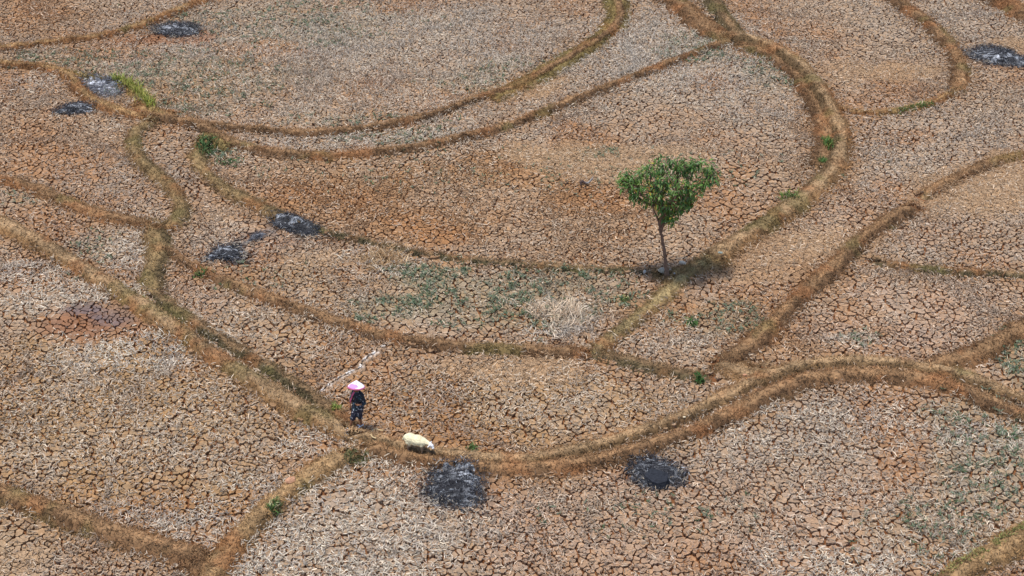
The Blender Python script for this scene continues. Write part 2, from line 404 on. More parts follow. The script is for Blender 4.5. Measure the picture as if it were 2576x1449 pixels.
def grid_sheet():
    xs = np.r_[-1500, -600, -250, -120, -60, np.arange(-40, 40.1, 1.0), 60, 120, 250, 600, 1500]
    ys = np.r_[-600, -200, -60, 0, 15, np.arange(25, 85.1, 1.0), 110, 160, 300, 700, 2200]
    X, Y = np.meshgrid(xs, ys); Z = np.full_like(X, -0.095)
    V = np.c_[X.ravel(), Y.ravel(), Z.ravel()]
    nx, ny = len(xs), len(ys); i = np.arange(nx * ny).reshape(ny, nx)
    F = np.c_[i[:-1, :-1].ravel(), i[:-1, 1:].ravel(), i[1:, 1:].ravel(), i[1:, :-1].ravel()]
    return mesh_np("ground", V, [F])
g_o = link("ground", grid_sheet(), m)
tag(g_o, kind="structure")

# ------------------------------------------------------------------ cracked plates of soil
FISS = resample([G(u, v) for u, v in [(800,988),(832,966),(862,948),(884,938),(905,926),(922,905),(940,890),(962,868)]], .05)
FISS = FISS + np.c_[(fbm(FISS[:, 0], FISS[:, 1], .2, 2, 401) - .5) * .16, (fbm(FISS[:, 0], FISS[:, 1], .2, 2, 402) - .5) * .16]
CELL = 0.165
def make_plates():
    x0, x1, y0, y1 = -29.0, 29.0, 29.0, 77.0
    nx, ny = int((x1 - x0) / CELL), int((y1 - y0) / CELL)
    JX, JY = np.meshgrid(np.arange(nx), np.arange(ny))
    px = x0 + (JX + .5 + .5 * (JY % 2) + (rng.random(JX.shape) - .5) * .95) * CELL
    py = y0 + (JY + .5 + (rng.random(JX.shape) - .5) * .95) * CELL
    px, py = px + (fbm(px, py, 3.2, 2, 301) - .5) * 2.6, py + (fbm(px, py, 3.2, 2, 303) - .5) * 2.6
    # coarse cells: plates of different groups are parted by wider cracks
    cs = 0.85
    ncx, ncy = int(60 / cs) + 8, int(52 / cs) + 8
    KX, KY = np.meshgrid(np.arange(ncx), np.arange(ncy))
    qx = x0 - 2 + (KX + rng.random(KX.shape)) * cs; qy = y0 - 2 + (KY + rng.random(KX.shape)) * cs
    wx = px + (fbm(px, py, .7, 2, 8) - .5) * .7; wy = py + (fbm(px, py, .7, 2, 9) - .5) * .7
    bi = np.clip(((wx - x0 + 2) / cs).astype(int), 2, ncx - 3); bj = np.clip(((wy - y0 + 2) / cs).astype(int), 2, ncy - 3)
    best = np.full(px.shape, 1e9); sid = np.zeros(px.shape, int)
    for a in (-2, -1, 0, 1, 2):
        for c_ in (-2, -1, 0, 1, 2):
            ii, jj = bi + a, bj + c_
            dd = (qx[jj, ii] - wx) ** 2 + (qy[jj, ii] - wy) ** 2
            mk = dd < best; best[mk] = dd[mk]; sid[mk] = (jj * ncx + ii)[mk]
    PT = np.c_[px.ravel(), py.ravel()]
    keep = in_view(PT, 3.0)
    H, E = bund_field(PT)
    keep &= (E > -0.12)
    keep &= seg_dist(dict(Q=FISS), PT) > 0.125
    NS = 18
    I, J = JX.ravel()[keep], JY.ravel()[keep]
    inner = (I > 2) & (J > 2) & (I < nx - 3) & (J < ny - 3)
    sel = np.where(keep)[0][inner]; I, J = I[inner], J[inner]
    P = PT[sel]; H = np.maximum(H[sel], 0); E = E[sel]; N = len(P)
    colr, chaff, green, sc = soil_color(P)
    tall = field(P, TALL, seed=61)
    gw = (0.0110 + 0.0105 * fbm(P[:, 0], P[:, 1], 3.0, 3, 21)) * (1 - .9 * chaff) * (1 - .25 * tall)
    gw = np.maximum(gw, .0015)
    off = rng.random(N) * 6.28
    th = off[:, None] + np.arange(NS)[None] * (2 * math.pi / NS)
    cx, sx = np.cos(th), np.sin(th)
    R = np.full((N, NS), CELL * 1.25); OP = np.ones((N, NS))
    s0 = sid[J, I]
    PID = (J * nx + I)
    PID2 = lambda a, c_: (J + c_) * nx + I + a
    closed = .52 - .25 * fbm(P[:, 0], P[:, 1], 5.0, 2, 25)
    for a in range(-2, 3):
        for c_ in range(-2, 3):
            if a == 0 and c_ == 0: continue
            dx = px[J + c_, I + a] - P[:, 0]; dy = py[J + c_, I + a] - P[:, 1]
            L = np.sqrt(dx * dx + dy * dy) + 1e-9
            wide = (sid[J + c_, I + a] != s0)
            hsh = _hash(np.minimum(s0, sid[J + c_, I + a]), np.maximum(s0, sid[J + c_, I + a]), 5)
            h2 = _hash(np.minimum(PID, PID2(a, c_)), np.maximum(PID, PID2(a, c_)), 6)
            opn = np.where(wide, .75 + .9 * hsh, np.where(h2 < closed, .0, .55 + .35 * h2))
            gap = gw * opn * 1.25 + .0004
            co = (dx[:, None] * cx + dy[:, None] * sx) / L[:, None]
            rr = np.where(co > .05, np.maximum(L / 2 - gap, .01)[:, None] / np.maximum(co, .05), 9)
            mk = rr < R
            R = np.where(mk, rr, R); OP = np.where(mk, np.minimum(opn, 1.3)[:, None], OP)
    ox, oy = P[:, :1] + R * cx, P[:, 1:] + R * sx
    R = R * (1 - (.05 + .36 * OP) * sst(.45, .92, fbm(ox, oy, .05, 3, 23)))
    OP = OP * .6 + .2 * (np.roll(OP, 1, 1) + np.roll(OP, -1, 1))
    # plates: centre, curled edge ring, lower ring
    tilt = rng.normal(0, .055, (N, 2)) * (1 - .8 * chaff[:, None])
    lift = rng.normal(0, .004, N)
    wz = lambda x, y: .045 * (fbm(x, y, .9, 2, 71) - .5) + .042 * (fbm(x, y, .11, 3, 72) - .5)
    base = H * .85 + lift
    rim = (.002 + .018 * OP * rng.random((N, NS))) * (1 - .7 * chaff)[:, None]
    ex, ey = R * cx, R * sx
    bxy = base[:, None]
    zc = base + wz(P[:, 0], P[:, 1]) - .004
    def ringat(f, rf):
        X_, Y_ = P[:, :1] + ex * f, P[:, 1:] + ey * f
        return np.stack([X_, Y_, bxy + wz(X_, Y_) + rim * rf + ex * f * tilt[:, :1] + ey * f * tilt[:, 1:]], 2)
    ring = ringat(1.0, 1.0); mid = ringat(.72, .45)
    low = np.stack([P[:, :1] + ex * .93, P[:, 1:] + ey * .93, np.full((N, NS), -.11)], 2)
    base = base + wz(P[:, 0], P[:, 1])
    cen = np.c_[P, zc][:, None]
    V = np.concatenate([cen, mid, ring, low], 1)
    K = V.shape[1]
    o = (np.arange(N) * K)[:, None]; k = np.arange(NS)[None]; k2 = (np.arange(NS)[None] + 1) % NS
    T1 = np.stack([np.repeat(o, NS, 1), o + 1 + k, o + 1 + k2], 2).reshape(-1, 3)
    Q1 = np.stack([o + 1 + k, o + 1 + NS + k, o + 1 + NS + k2, o + 1 + k2], 2).reshape(-1, 4)
    Q2 = np.stack([o + 1 + NS + k, o + 1 + 2 * NS + k, o + 1 + 2 * NS + k2, o + 1 + NS + k2], 2).reshape(-1, 4)
    val = 1 + rng.normal(0, .06, N); val = np.clip(val, .6, 1.45)
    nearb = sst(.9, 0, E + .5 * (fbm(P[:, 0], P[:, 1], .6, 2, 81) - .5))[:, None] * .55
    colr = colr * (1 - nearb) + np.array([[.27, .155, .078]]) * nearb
    warm = rng.normal(0, .03, N)
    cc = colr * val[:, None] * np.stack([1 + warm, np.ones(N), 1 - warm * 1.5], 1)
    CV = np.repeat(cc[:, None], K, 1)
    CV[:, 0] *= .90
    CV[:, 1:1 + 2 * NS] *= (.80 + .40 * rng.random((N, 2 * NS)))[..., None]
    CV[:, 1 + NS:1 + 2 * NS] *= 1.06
    CV[:, 1 + 2 * NS:] = CV[:, 1 + 2 * NS:] * .12 + np.array([.17, .068, .026]) * .88      # dark reddish soil on the crack walls
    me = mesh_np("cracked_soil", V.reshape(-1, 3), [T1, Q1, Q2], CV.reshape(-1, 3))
    ob = link("cracked_soil", me, M_SOIL)
    tag(ob, kind="structure")
    return P, base, colr, chaff, green, sc, tall, E
P, PB, PC, CHF, GRN, SCR, TLL, PE = make_plates()
print("plates", len(P))

# ------------------------------------------------------------------ the banks, each a swept strip of earth
NC = 15
BANKPTS = []
for bi_, b in enumerate(BL):
    Q = b['P']; T = np.gradient(Q, axis=0)
    # smooth tangents
    T = np.c_[np.convolve(np.pad(T[:, 0], 4, 'edge'), np.ones(9) / 9, 'valid'), np.convolve(np.pad(T[:, 1], 4, 'edge'), np.ones(9) / 9, 'valid')]
    T /= np.linalg.norm(T, axis=1)[:, None]
    Nn = np.c_[-T[:, 1], T[:, 0]]
    s = np.linspace(-1.12, 1.12, NC)
    endf = np.clip(np.minimum(np.arange(len(Q)), np.arange(len(Q))[::-1]) / 5.0, 0, 1)
    W = hwn(b, Q[:, 0], Q[:, 1]) * (.15 + .85 * np.sqrt(endf))
    X = Q[:, None, 0] + Nn[:, None, 0] * s[None] * W[:, None]
    Y = Q[:, None, 1] + Nn[:, None, 1] * s[None] * W[:, None]
    pr = prof(b, s)[None] * np.ones((len(Q), 1))
    endf = endf[:, None]
    Z = bank_z(b, s[None] * np.ones((len(Q), 1)), X, Y) * (.05 + .95 * endf) - .015 - .08 * (1 - endf)
    Z[:, 0] = -.09; Z[:, -1] = -.09
    lay = (bi_ % 7) * .0011
    V = np.stack([X, Y, Z + lay], 2).reshape(-1, 3)
    i = np.arange(len(Q) * NC).reshape(len(Q), NC)
    F = np.c_[i[:-1, :-1].ravel(), i[1:, :-1].ravel(), i[1:, 1:].ravel(), i[:-1, 1:].ravel()]
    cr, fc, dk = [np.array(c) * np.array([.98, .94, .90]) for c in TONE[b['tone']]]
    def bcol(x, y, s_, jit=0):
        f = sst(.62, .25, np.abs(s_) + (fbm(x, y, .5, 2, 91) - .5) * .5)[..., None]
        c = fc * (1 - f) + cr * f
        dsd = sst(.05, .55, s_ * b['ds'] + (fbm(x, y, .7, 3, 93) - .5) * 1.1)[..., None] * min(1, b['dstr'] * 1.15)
        c = c * (1 - dsd) + (dk * 1.25) * dsd  # bank shade and darker grass mixed into the colour of one flank
        n = fbm(x, y, 1.5, 3, 95)[..., None]
        c = c * (.62 + .76 * n) * (.55 + .9 * fbm(x, y, .16, 3, 96))[..., None]
        rd = np.clip((fbm(x, y, .9, 3, 97) - .58) * 4, 0, .6)[..., None]
        c = c * (1 - rd) + np.array([.28, .125, .05]) * rd
        ol = np.clip((fbm(x, y, 1.1, 3, 99) - .62) * 5, 0, .5)[..., None]
        c = c * (1 - ol) + np.array([.15, .125, .045]) * ol
        return c
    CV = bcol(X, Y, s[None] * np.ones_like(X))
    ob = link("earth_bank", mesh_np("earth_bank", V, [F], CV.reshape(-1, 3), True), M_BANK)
    tag(ob, kind="structure")
    # sample points for the dry grass on it
    L = len(Q) * .12; n = int(L * 2 * b['hw'] * 420)
    fi = rng.random(n) * (len(Q) - 1.001); i0 = fi.astype(int); fr = (fi - i0)[:, None]
    q = Q[i0] * (1 - fr) + Q[i0 + 1] * fr; nn = Nn[i0]
    ss = (rng.random(n) * 2 - 1) * 1.08; ww = hwn(b, q[:, 0], q[:, 1])
    gp = q + nn * (ss * ww)[:, None]
    z = np.where(np.abs(ss) < 1, bank_z(b, ss, gp[:, 0], gp[:, 1]), 0)
    den = np.where(np.abs(ss) < b['cf'] * .8, .7, 1) * (.45 + .8 * fbm(gp[:, 0], gp[:, 1], .8, 2, 33))
    kk = (rng.random(n) < den) & in_view(gp, 2.5)
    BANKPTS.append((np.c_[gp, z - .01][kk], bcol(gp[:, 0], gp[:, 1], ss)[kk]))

# ------------------------------------------------------------------ blades
def blades(pos, n, ln, wd, up, col, jit=.25, curve=.25):
    """n blades at each pos; up: 0 lying .. 1 upright; two-segment curved blades"""
    k = len(pos)
    if k == 0: return np.zeros((0, 3)), np.zeros((0, 4), int), np.zeros((0, 3), int), np.zeros((0, 3))
    pos = np.repeat(pos, n, 0); col = np.repeat(np.asarray(col), n, 0) if len(col) == k else np.tile(col, (k * n, 1))
    N = len(pos)
    ln = np.repeat(np.broadcast_to(ln, (k,)), n) * (.55 + .9 * rng.random(N))
    wd = np.repeat(np.broadcast_to(wd, (k,)), n) * (.7 + .6 * rng.random(N))
    up = np.clip(np.repeat(np.broadcast_to(up, (k,)), n) + rng.normal(0, .22, N), .03, .98)
    az = rng.random(N) * 2 * math.pi
    el = up * math.pi / 2
    d0 = np.c_[np.cos(az) * np.cos(el), np.sin(az) * np.cos(el), np.sin(el)]
    az2 = az + rng.normal(0, curve * 2, N); el2 = el * (.45 + .3 * rng.random(N))
    d1 = np.c_[np.cos(az2) * np.cos(el2), np.sin(az2) * np.cos(el2), np.sin(el2)]
    p0 = pos + np.c_[rng.normal(0, .012, (N, 2)), np.zeros(N)]
    p1 = p0 + d0 * (ln * .5)[:, None]; p2 = p1 + d1 * (ln * .5)[:, None]
    sd_ = np.c_[-np.sin(az), np.cos(az), np.zeros(N)] * wd[:, None] * .5
    tw = rng.normal(0, .35, N)[:, None] * np.array([0, 0, 1.]) * wd[:, None]
    sd_ = sd_ + tw
    V = np.stack([p0 - sd_ * .8, p0 + sd_ * .8, p1 + sd_, p1 - sd_, p2], 1)
    o = np.arange(N) * 5
    Fq = np.c_[o, o + 1, o + 2, o + 3]; Ft = np.c_[o + 3, o + 2, o + 4]
    v = np.clip(1 + rng.normal(0, jit, N), .4, 1.8)
    cc = np.repeat((col * v[:, None])[:, None], 5, 1)
    return V.reshape(-1, 3), Fq, Ft, cc.reshape(-1, 3)
def blade_mesh(name, parts, mat, parent=None):
    Vs, Qs, Ts, Cs = [], [], [], []; off = 0
    for V, Q, T, c in parts:
        if len(V) == 0: continue
        Vs.append(V); Qs.append(Q + off); Ts.append(T + off); Cs.append(c); off += len(V)
    me = mesh_np(name, np.concatenate(Vs), [np.concatenate(Qs), np.concatenate(Ts)], np.concatenate(Cs))
    return link(name, me, mat, parent)

# dry grass of the banks
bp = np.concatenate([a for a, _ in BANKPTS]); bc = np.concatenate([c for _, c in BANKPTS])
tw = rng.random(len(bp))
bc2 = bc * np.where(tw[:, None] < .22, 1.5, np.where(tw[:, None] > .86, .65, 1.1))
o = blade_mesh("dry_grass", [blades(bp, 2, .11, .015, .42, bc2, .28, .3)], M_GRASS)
tag(o, "short brown and golden grass matting the earth banks", "grass", kind="stuff")

# stubble: a cut rice hill in the middle of each plate
dist = np.linalg.norm(P - np.array([0, 0]), axis=1)
strawf = field(P, STRAW, seed=63)
hill = rng.random(len(P)) < np.clip(.80 + .2 * TLL - .9 * CHF, 0, .97)
hill &= (SCR < .5) & (field(P, SC2, seed=57) < .35)
pos = np.c_[P, PB][hill] + np.c_[rng.normal(0, .02, (hill.sum(), 2)), np.zeros(hill.sum())]
greyf = field(P, GREY, seed=41)[hill]; orf = field(P, ORANGE, seed=47)[hill]
sf = strawf[hill]; tl = TLL[hill]
pale = np.clip(.30 + .60 * np.maximum(sf, .85 * greyf) - .32 * orf, .05, .9)[:, None]
hc = PC[hill] * 1.08 * (1 - pale) + np.array([.56, .50, .425]) * pale
gg = GRN[hill][:, None] * rng.random((hill.sum(), 1))
hc = hc * (1 - gg * .8) + np.array([.15, .19, .12]) * gg * .8
hc = hc * np.where(rng.random(len(hc))[:, None] < .16, .5, 1)
o = blade_mesh("rice_stubble", [blades(pos, 7, .105 + .04 * tl + .05 * sf, .0145, .34 + .28 * tl, hc, .30, .4)], M_STRAW)
tag(o, "cut rice stubble standing in the cracked soil", "stubble", kind="stuff")

# loose straw lying over the plates
def scatter(n, dens, seed):
    pts = np.c_[rng.uniform(-28, 28, n), rng.uniform(30, 76, n)]
    pts = pts[in_view(pts, 2.5)]
    dn = dens(pts) * (1 - .93 * field(pts, SC2, seed=57)); pts = pts[rng.random(len(pts)) < dn]
    H, E = bund_field(pts)
    k = E > -.15
    return pts[k], np.maximum(H[k], 0)
pts, Hh = scatter(520000, lambda q: np.clip(.30 + 1.0 * field(q, STRAW, seed=63, nz=.9, nsc=.8), 0, 1) * sst(.25, .60, fbm(q[:, 0], q[:, 1], .45, 3, 14)), 1)
base = np.array([.64, .54, .40]); alt = np.array([.52, .46, .38])
mixr = rng.random((len(pts), 1)); col = base * mixr + alt * (1 - mixr)
sbr = field(pts, STRAW, seed=63, nz=.9, nsc=.8)[:, None]; scl = soil_color(pts)[0]
col = col * (.55 + .45 * sbr) + scl * 1.25 * (.45 - .45 * sbr)
o = blade_mesh("loose_straw", [blades(np.c_[pts, Hh + .03 + .03 * rng.random(len(pts))], 1, .17, .017, .12, col, .30, .6)], M_STRAW)
tag(o, "pale loose straw strewn over the cracked fields", "straw", kind="stuff")
print("straw", len(pts))

# chaff: thick short litter on the trodden threshing patches
pts, Hh = scatter(900000, lambda q: np.clip(field(q, CHAFF, seed=53, nz=.6) * 1.1 - .1, 0, 1), 2)
sc_, _, _, _ = soil_color(pts)
o = blade_mesh("chaff_litter", [blades(np.c_[pts, Hh + .022 + .02 * rng.random(len(pts))], 1, .12, .018, .06, sc_ * 1.0, .18, .4)], M_STRAW)
tag(o, "smooth tan chaff litter on trodden threshing patches", "chaff", kind="stuff")
print("chaff", len(pts))

# low green weeds among the plates
pts, Hh = scatter(230000, lambda q: np.clip(field(q, GREEN, seed=65, nz=.9, nsc=.9) ** 1.3 * 1.2, 0, 1) * sst(.38, .56, fbm(q[:, 0], q[:, 1], .5, 3, 15)), 3)
base = np.array([.080, .130, .055]); alt = np.array([.21, .235, .165])
mixr = rng.random((len(pts), 1)) ** .8; col = base * (1 - mixr) + alt * mixr
o = blade_mesh("field_weeds", [blades(np.c_[pts, Hh + .03], 5, .12, .022, .35, col, .25, .4)], M_GRASS)
tag(o, "low blue-green weeds growing over the cracked paddy floor", "weeds", kind="stuff")
print("weeds", len(pts))

# ------------------------------------------------------------------ the long open fissure with bleached lips
def fissure():
    Q = FISS; n = len(Q); T = np.gradient(Q, axis=0); T /= np.linalg.norm(T, axis=1)[:, None]
    Nn = np.c_[-T[:, 1], T[:, 0]]
    t = np.linspace(0, 1, n); wv = np.clip(np.minimum(t, 1 - t) * 9, .15, 1)
    s = np.array([-.17, -.10, -.055, -.028, -.010, .010, .028, .055, .10, .17])
    zz = np.array([-.10, .018, .035, .03, -.10, -.10, .03, .035, .018, -.10])
    j = rng.normal(0, .013, (n, 10)) * np.array([0, 2, 1, 1, .5, .5, 1, 1, 2, 0]); j[:, [0, -1]] = 0
    X = Q[:, :1] + Nn[:, :1] * (s[None] * (.55 + .45 * wv[:, None]) + j); Y = Q[:, 1:] + Nn[:, 1:] * (s[None] * (.55 + .45 * wv[:, None]) + j)
    Z = zz[None] + rng.normal(0, .008, (n, 10))
    side = (Nn[:, 0] * 0 + 1)[:, None] * np.sign(s)[None]
    pale = np.clip((fbm(X, Y, .13, 3, 411) - .44) * 6, 0, 1) * (np.abs(s) < .09)[None] * np.where(side > 0, 1, .55)
    dark = (np.abs(s) < .02)[None]
    c = np.array([.32, .21, .13])[None, None] * (1 - pale[..., None]) + np.array([.80, .74, .66])[None, None] * pale[..., None]
    c = np.where(dark[..., None], np.array([.09, .045, .025]), c)
    i = np.arange(n * 10).reshape(n, 10)
    F = np.c_[i[:-1, :-1].ravel(), i[1:, :-1].ravel(), i[1:, 1:].ravel(), i[:-1, 1:].ravel()]
    o = link("ground_fissure", mesh_np("ground_fissure", np.stack([X, Y, Z], 2).reshape(-1, 3), [F], c.reshape(-1, 3)), M_SOIL)
    tag(o, kind="structure")
fissure()

# ------------------------------------------------------------------ burnt straw heaps
def ash_heap(poly, h, label, grey=.5, lump=None, haz=0.0):
    W = np.array([G(u, v) for u, v in poly]); cen = W.mean(0)
    hz = HZ(*cen)
    e = empty("ash_heap", (cen[0], cen[1], 0))
    L = W - cen
    ang = np.arctan2(L[:, 1], L[:, 0]); rad = np.hypot(L[:, 0], L[:, 1]); o_ = np.argsort(ang); ang, rad = ang[o_], rad[o_]
    NA, NR = 150, 26
    a = np.linspace(-math.pi, math.pi, NA, endpoint=False)
    rr = np.interp(a, np.r_[ang[-1] - 2 * math.pi, ang, ang[0] + 2 * math.pi], np.r_[rad[-1], rad, rad[0]])
    rr = rr * (1 + .12 * (rng.random(NA) - .5)) * (.93 + .25 * fbm(np.cos(a) * 3 + cen[0], np.sin(a) * 3, .5, 2, 501))
    q = np.linspace(0, 1, NR) ** .8
    X = np.cos(a)[:, None] * rr[:, None] * q[None]; Y = np.sin(a)[:, None] * rr[:, None] * q[None]
    wx, wy = X + cen[0], Y + cen[1]
    prof_ = (1 - q[None] ** 2)
    hf = bund_field(np.c_[wx.ravel(), wy.ravel()])[0].reshape(wx.shape)
    h *= .62
    edge_ = sst(.0, .55, 1 - q)[None]
    Z = .052 * edge_ - .10 * (1 - edge_) * fbm(wx, wy, .28, 3, 506) * 1.0 + h * prof_ * (.45 + 1.1 * fbm(wx, wy, .5, 3, 503)) + .10 * (fbm(wx, wy, .13, 3, 505) - .5) + hf
    Z[:, -1] = -.05
    k = fbm(wx * .7, wy * 2.2, .32, 4, 507); rid = 1 - np.abs(k - .5) * 2
    g = np.clip((rid - .80) * 6, 0, 1) * np.clip(.2 + 1.6 * fbm(wx, wy, .8, 2, 509) - .45, 0, 1) * grey * 1.7
    c = np.array([.034, .034, .037])[None, None] * (.6 + .9 * fbm(wx, wy, .1, 2, 511))[..., None]
    c = c * (1 - g[..., None]) + np.array([.38, .39, .41]) * g[..., None]
    c = c + haz * np.array([.09, .09, .10])
    V = np.stack([X, Y, Z], 2).reshape(-1, 3); i = np.arange(NA * NR).reshape(NA, NR); i2 = np.roll(i, -1, 0)
    F = np.c_[i[:, :-1].ravel(), i[:, 1:].ravel(), i2[:, 1:].ravel(), i2[:, :-1].ravel()]
    link("ash_mound", mesh_np("ash_mound", V, [F], c.reshape(-1, 3)), M_ASH, e)
    area = .5 * abs(np.dot(W[:, 0], np.roll(W[:, 1], 1)) - np.dot(W[:, 1], np.roll(W[:, 0], 1)))
    n = int(min(4200, 700 * area + 160))
    t_ = rng.random(n); aa = rng.random(n) * 2 * math.pi - math.pi
    rq = np.sqrt(t_) * 1.06 * (1 + .22 * rng.random(n) ** 4); r0 = np.interp(aa, a, rr) * rq
    bx, by = np.cos(aa) * r0, np.sin(aa) * r0
    hb = bund_field(np.c_[bx + cen[0], by + cen[1]])[0]
    bz = .05 + h * np.clip(1 - rq ** 2, 0, 1) * (.45 + 1.1 * fbm(bx + cen[0], by + cen[1], .5, 3, 503)) + hb
    pk = rng.random((n, 1)); cb = np.where(pk < .84 - .1 * grey, np.array([.028, .028, .033]), np.where(pk < .94, np.array([.10, .10, .11]), np.array([.33, .34, .355])))
    cb = cb + haz * np.array([.07, .07, .08])
    blade_mesh("burnt_straw", [blades(np.c_[bx, by, bz], 1, .15, .013, .05, cb, .3, .6)], M_ASH, e)
    if lump is not None:
        Wl = np.array([G(u, v, .12) for u, v in lump]) - cen
        c0 = Wl.mean(0); n_ = len(Wl); rings = []
        for (f, z) in ((1.12, .0), (1.04, .13), (.97, .19), (.6, .205)):
            for p_ in Wl:
                q_ = c0 + (p_ - c0) * f
                rings.append((q_[0] + rng.normal(0, .012), q_[1] + rng.normal(0, .012), z + rng.normal(0, .012)))
        rings.append((c0[0], c0[1], .20)); R_ = np.array(rings); FF = []
        for r_ in range(3):
            for k_ in range(n_):
                FF.append((r_ * n_ + k_, r_ * n_ + (k_ + 1) % n_, (r_ + 1) * n_ + (k_ + 1) % n_, (r_ + 1) * n_ + k_))
        TT = [(3 * n_ + k_, 3 * n_ + (k_ + 1) % n_, 4 * n_) for k_ in range(n_)]
        link("charred_lump", mesh_np("charred_lump", R_, [np.array(FF), np.array(TT)], np.tile([.022, .024, .030], (len(R_), 1))), M_ASH, e)
    tag(e, label, "ash heap", "burnt straw heaps on the fields")
    return e
for a_ in ASH: ash_heap(*a_[:-1], **a_[-1])

# ------------------------------------------------------------------ stones, clods, litter
def stone(u, v, sx, sy, sz, col, name, label, cat, group=None, rz=0.0, seed=0):
    x, y, z = GH(u, v)
    r_ = np.random.default_rng(900 + seed)
    NA, NB = 14, 8; V = []
    for j in range(NB + 1):
        ph = math.pi * j / NB
        for i in range(NA):
            th = 2 * math.pi * i / NA
            V.append((math.sin(ph) * math.cos(th), math.sin(ph) * math.sin(th), math.cos(ph)))
    V = np.array(V)
    n = 0
    for k in range(7):     # chip facets
        dv = r_.normal(0, 1, 3); dv /= np.linalg.norm(dv); dd = V @ dv
        V = V - dv[None] * np.clip(dd - (.62 + .25 * r_.random()), 0, 9)[:, None]
    V = V * np.array([sx, sy, sz]) * .5
    V += r_.normal(0, .015 * sx, V.shape)
    F = [(j * NA + i, (j + 1) * NA + i, (j + 1) * NA + (i + 1) % NA, j * NA + (i + 1) % NA) for j in range(NB) for i in range(NA)]
    c = np.array(col)[None] * (1 + r_.normal(0, .08, (len(V), 1)))
    o = link(name, mesh_np(name, V, [np.array(F)], c), M_ROCK)
    o.location = (x, y, z + sz * .30); o.rotation_euler = (r_.normal(0, .1), r_.normal(0, .1), rz)
    tag(o, label, cat, group)
    return o
GT = "grey stones around the foot of the tree"
stone(1668,684,.34,.28,.20,(.30,.27,.22),"stone","largest grey stone, just left of the foot of the tree trunk","stone",GT,.4,1)
stone(1716,665,.27,.20,.15,(.31,.29,.25),"stone","oval grey stone on the bank to the right of the tree trunk","stone",GT,-.2,2)
stone(1686,681,.13,.11,.09,(.38,.34,.28),"stone","small pale stone touching the right side of the trunk foot","stone",GT,.1,3)
stone(1696,690,.09,.08,.07,(.50,.48,.45),"stone","tiny whitish pebble in front of the trunk at its lower right","stone",GT,.8,4)
stone(1622,688,.12,.12,.16,(.36,.35,.33),"stone","narrow upright grey stone at the left end of the stone group by the tree","stone",GT,.0,5)
stone(1812,637,.19,.10,.08,(.30,.34,.30),"stone","flat greenish grey stone alone on the bank up right of the tree foot","stone",None,.2,6)
stone(1873,945,.15,.09,.07,(.50,.26,.15),"clod","small reddish clod on the trodden bank junction in the lower right","clod",None,.1,7)
stone(1721,1050,.10,.07,.05,(.70,.60,.42),"stone","cream pebble on the curving bank above the groove of the double bank","stone",None,.3,8)
stone(1812,1030,.09,.06,.05,(.65,.58,.46),"stone","cream pebble on the lower ridge of the double bank, right of the other","stone",None,.2,9)
stone(732,1211,.32,.24,.16,(.50,.27,.16),"clod","orange clod on the grassy bank that runs to the lower left from the person","clod",None,.4,10)
stone(215,201,.18,.12,.10,(.42,.40,.33),"stone","pale stone at the upper left tip of the grey ash bed","stone",None,.2,11)
stone(393,1107,.14,.09,.05,(.66,.55,.36),"stone","pale flat stone among cracked plates in the lower left field","stone",None,-.2,12)
stone(257,832,.08,.06,.06,(.65,.55,.48),"stone","small pale stone below the purple-grey scorched patch","stone",None,.2,13)

# broken branch lying on the trodden patch
def tube(path, rad, nseg=7):
    path = np.asarray(path, float); n = len(path); T = np.gradient(path, axis=0)
    T /= np.linalg.norm(T, axis=1)[:, None] + 1e-9
    V = []; ref = np.array([0, 0, 1.0])
    for i in range(n):
        a_ = np.cross(T[i], ref)
        if np.linalg.norm(a_) < .2: a_ = np.cross(T[i], [1, 0, 0])
        a_ /= np.linalg.norm(a_); b_ = np.cross(T[i], a_)
        for k in range(nseg):
            t_ = 2 * math.pi * k / nseg
            V.append(path[i] + (a_ * math.cos(t_) + b_ * math.sin(t_)) * rad[i])
    F = [(i * nseg + k, i * nseg + (k + 1) % nseg, (i + 1) * nseg + (k + 1) % nseg, (i + 1) * nseg + k) for i in range(n - 1) for k in range(nseg)]
    return np.array(V), np.array(F)
def join_tubes(tubes):
    Vs, Fs, o_ = [], [], 0
    for V, F in tubes:
        Vs.append(V); Fs.append(F + o_); o_ += len(V)
    return np.concatenate(Vs), np.concatenate(Fs)
M_WOOD = mat_vcol("bark", .9, 14, .3, bump=.6, bscale=40)
bx, by, bz = GH(1474, 464)
V, F = join_tubes([tube([(-.22,0,.05),(-.12,.0,.11),(-.03,-.03,.05),(.08,-.02,.06),(.2,.05,.17),(.26,.08,.26)], [.05,.055,.045,.035,.025,.008]),
                   tube([(-.12,0,.10),(-.18,-.06,.03),(-.2,-.1,.0)], [.03,.025,.015]), tube([(.06,-.02,.06),(.16,.03,.09),(.3,.12,.16)], [.025,.018,.006])])
cz = np.where(V[:, :1] > -.02, np.array([.30, .28, .26]), np.array([.075, .05, .045]))
o = link("broken_branch", mesh_np("broken_branch", V, [F], cz), M_WOOD); o.location = (bx, by, bz + .02)
tag(o, "dark broken branch with grey forked end lying left of the tree", "branch")
# pale tether rope
rp = []
for (zx, zy) in [(1010,985),(960,985),(915,965),(870,965),(835,990),(812,1025),(818,1065),(850,1095),(900,1108)]:
    x, y, z = GH(801.3 + zx / 6.18, 928.3 + zy / 6.18); rp.append((x, y, z + .07))
rp = np.array(rp); Q = [Vector(p_) for p_ in rp]; Q = chaikin(Q, 2)
V, F = tube([tuple(p_) for p_ in Q], [.017] * len(Q), 6)
o = link("rope", mesh_np("rope", V, [F], np.tile([.66, .50, .27], (len(V), 1))), M_STRAW)
tag(o, "pale rope curled in an open loop on the grass between the person and the sheep", "rope")

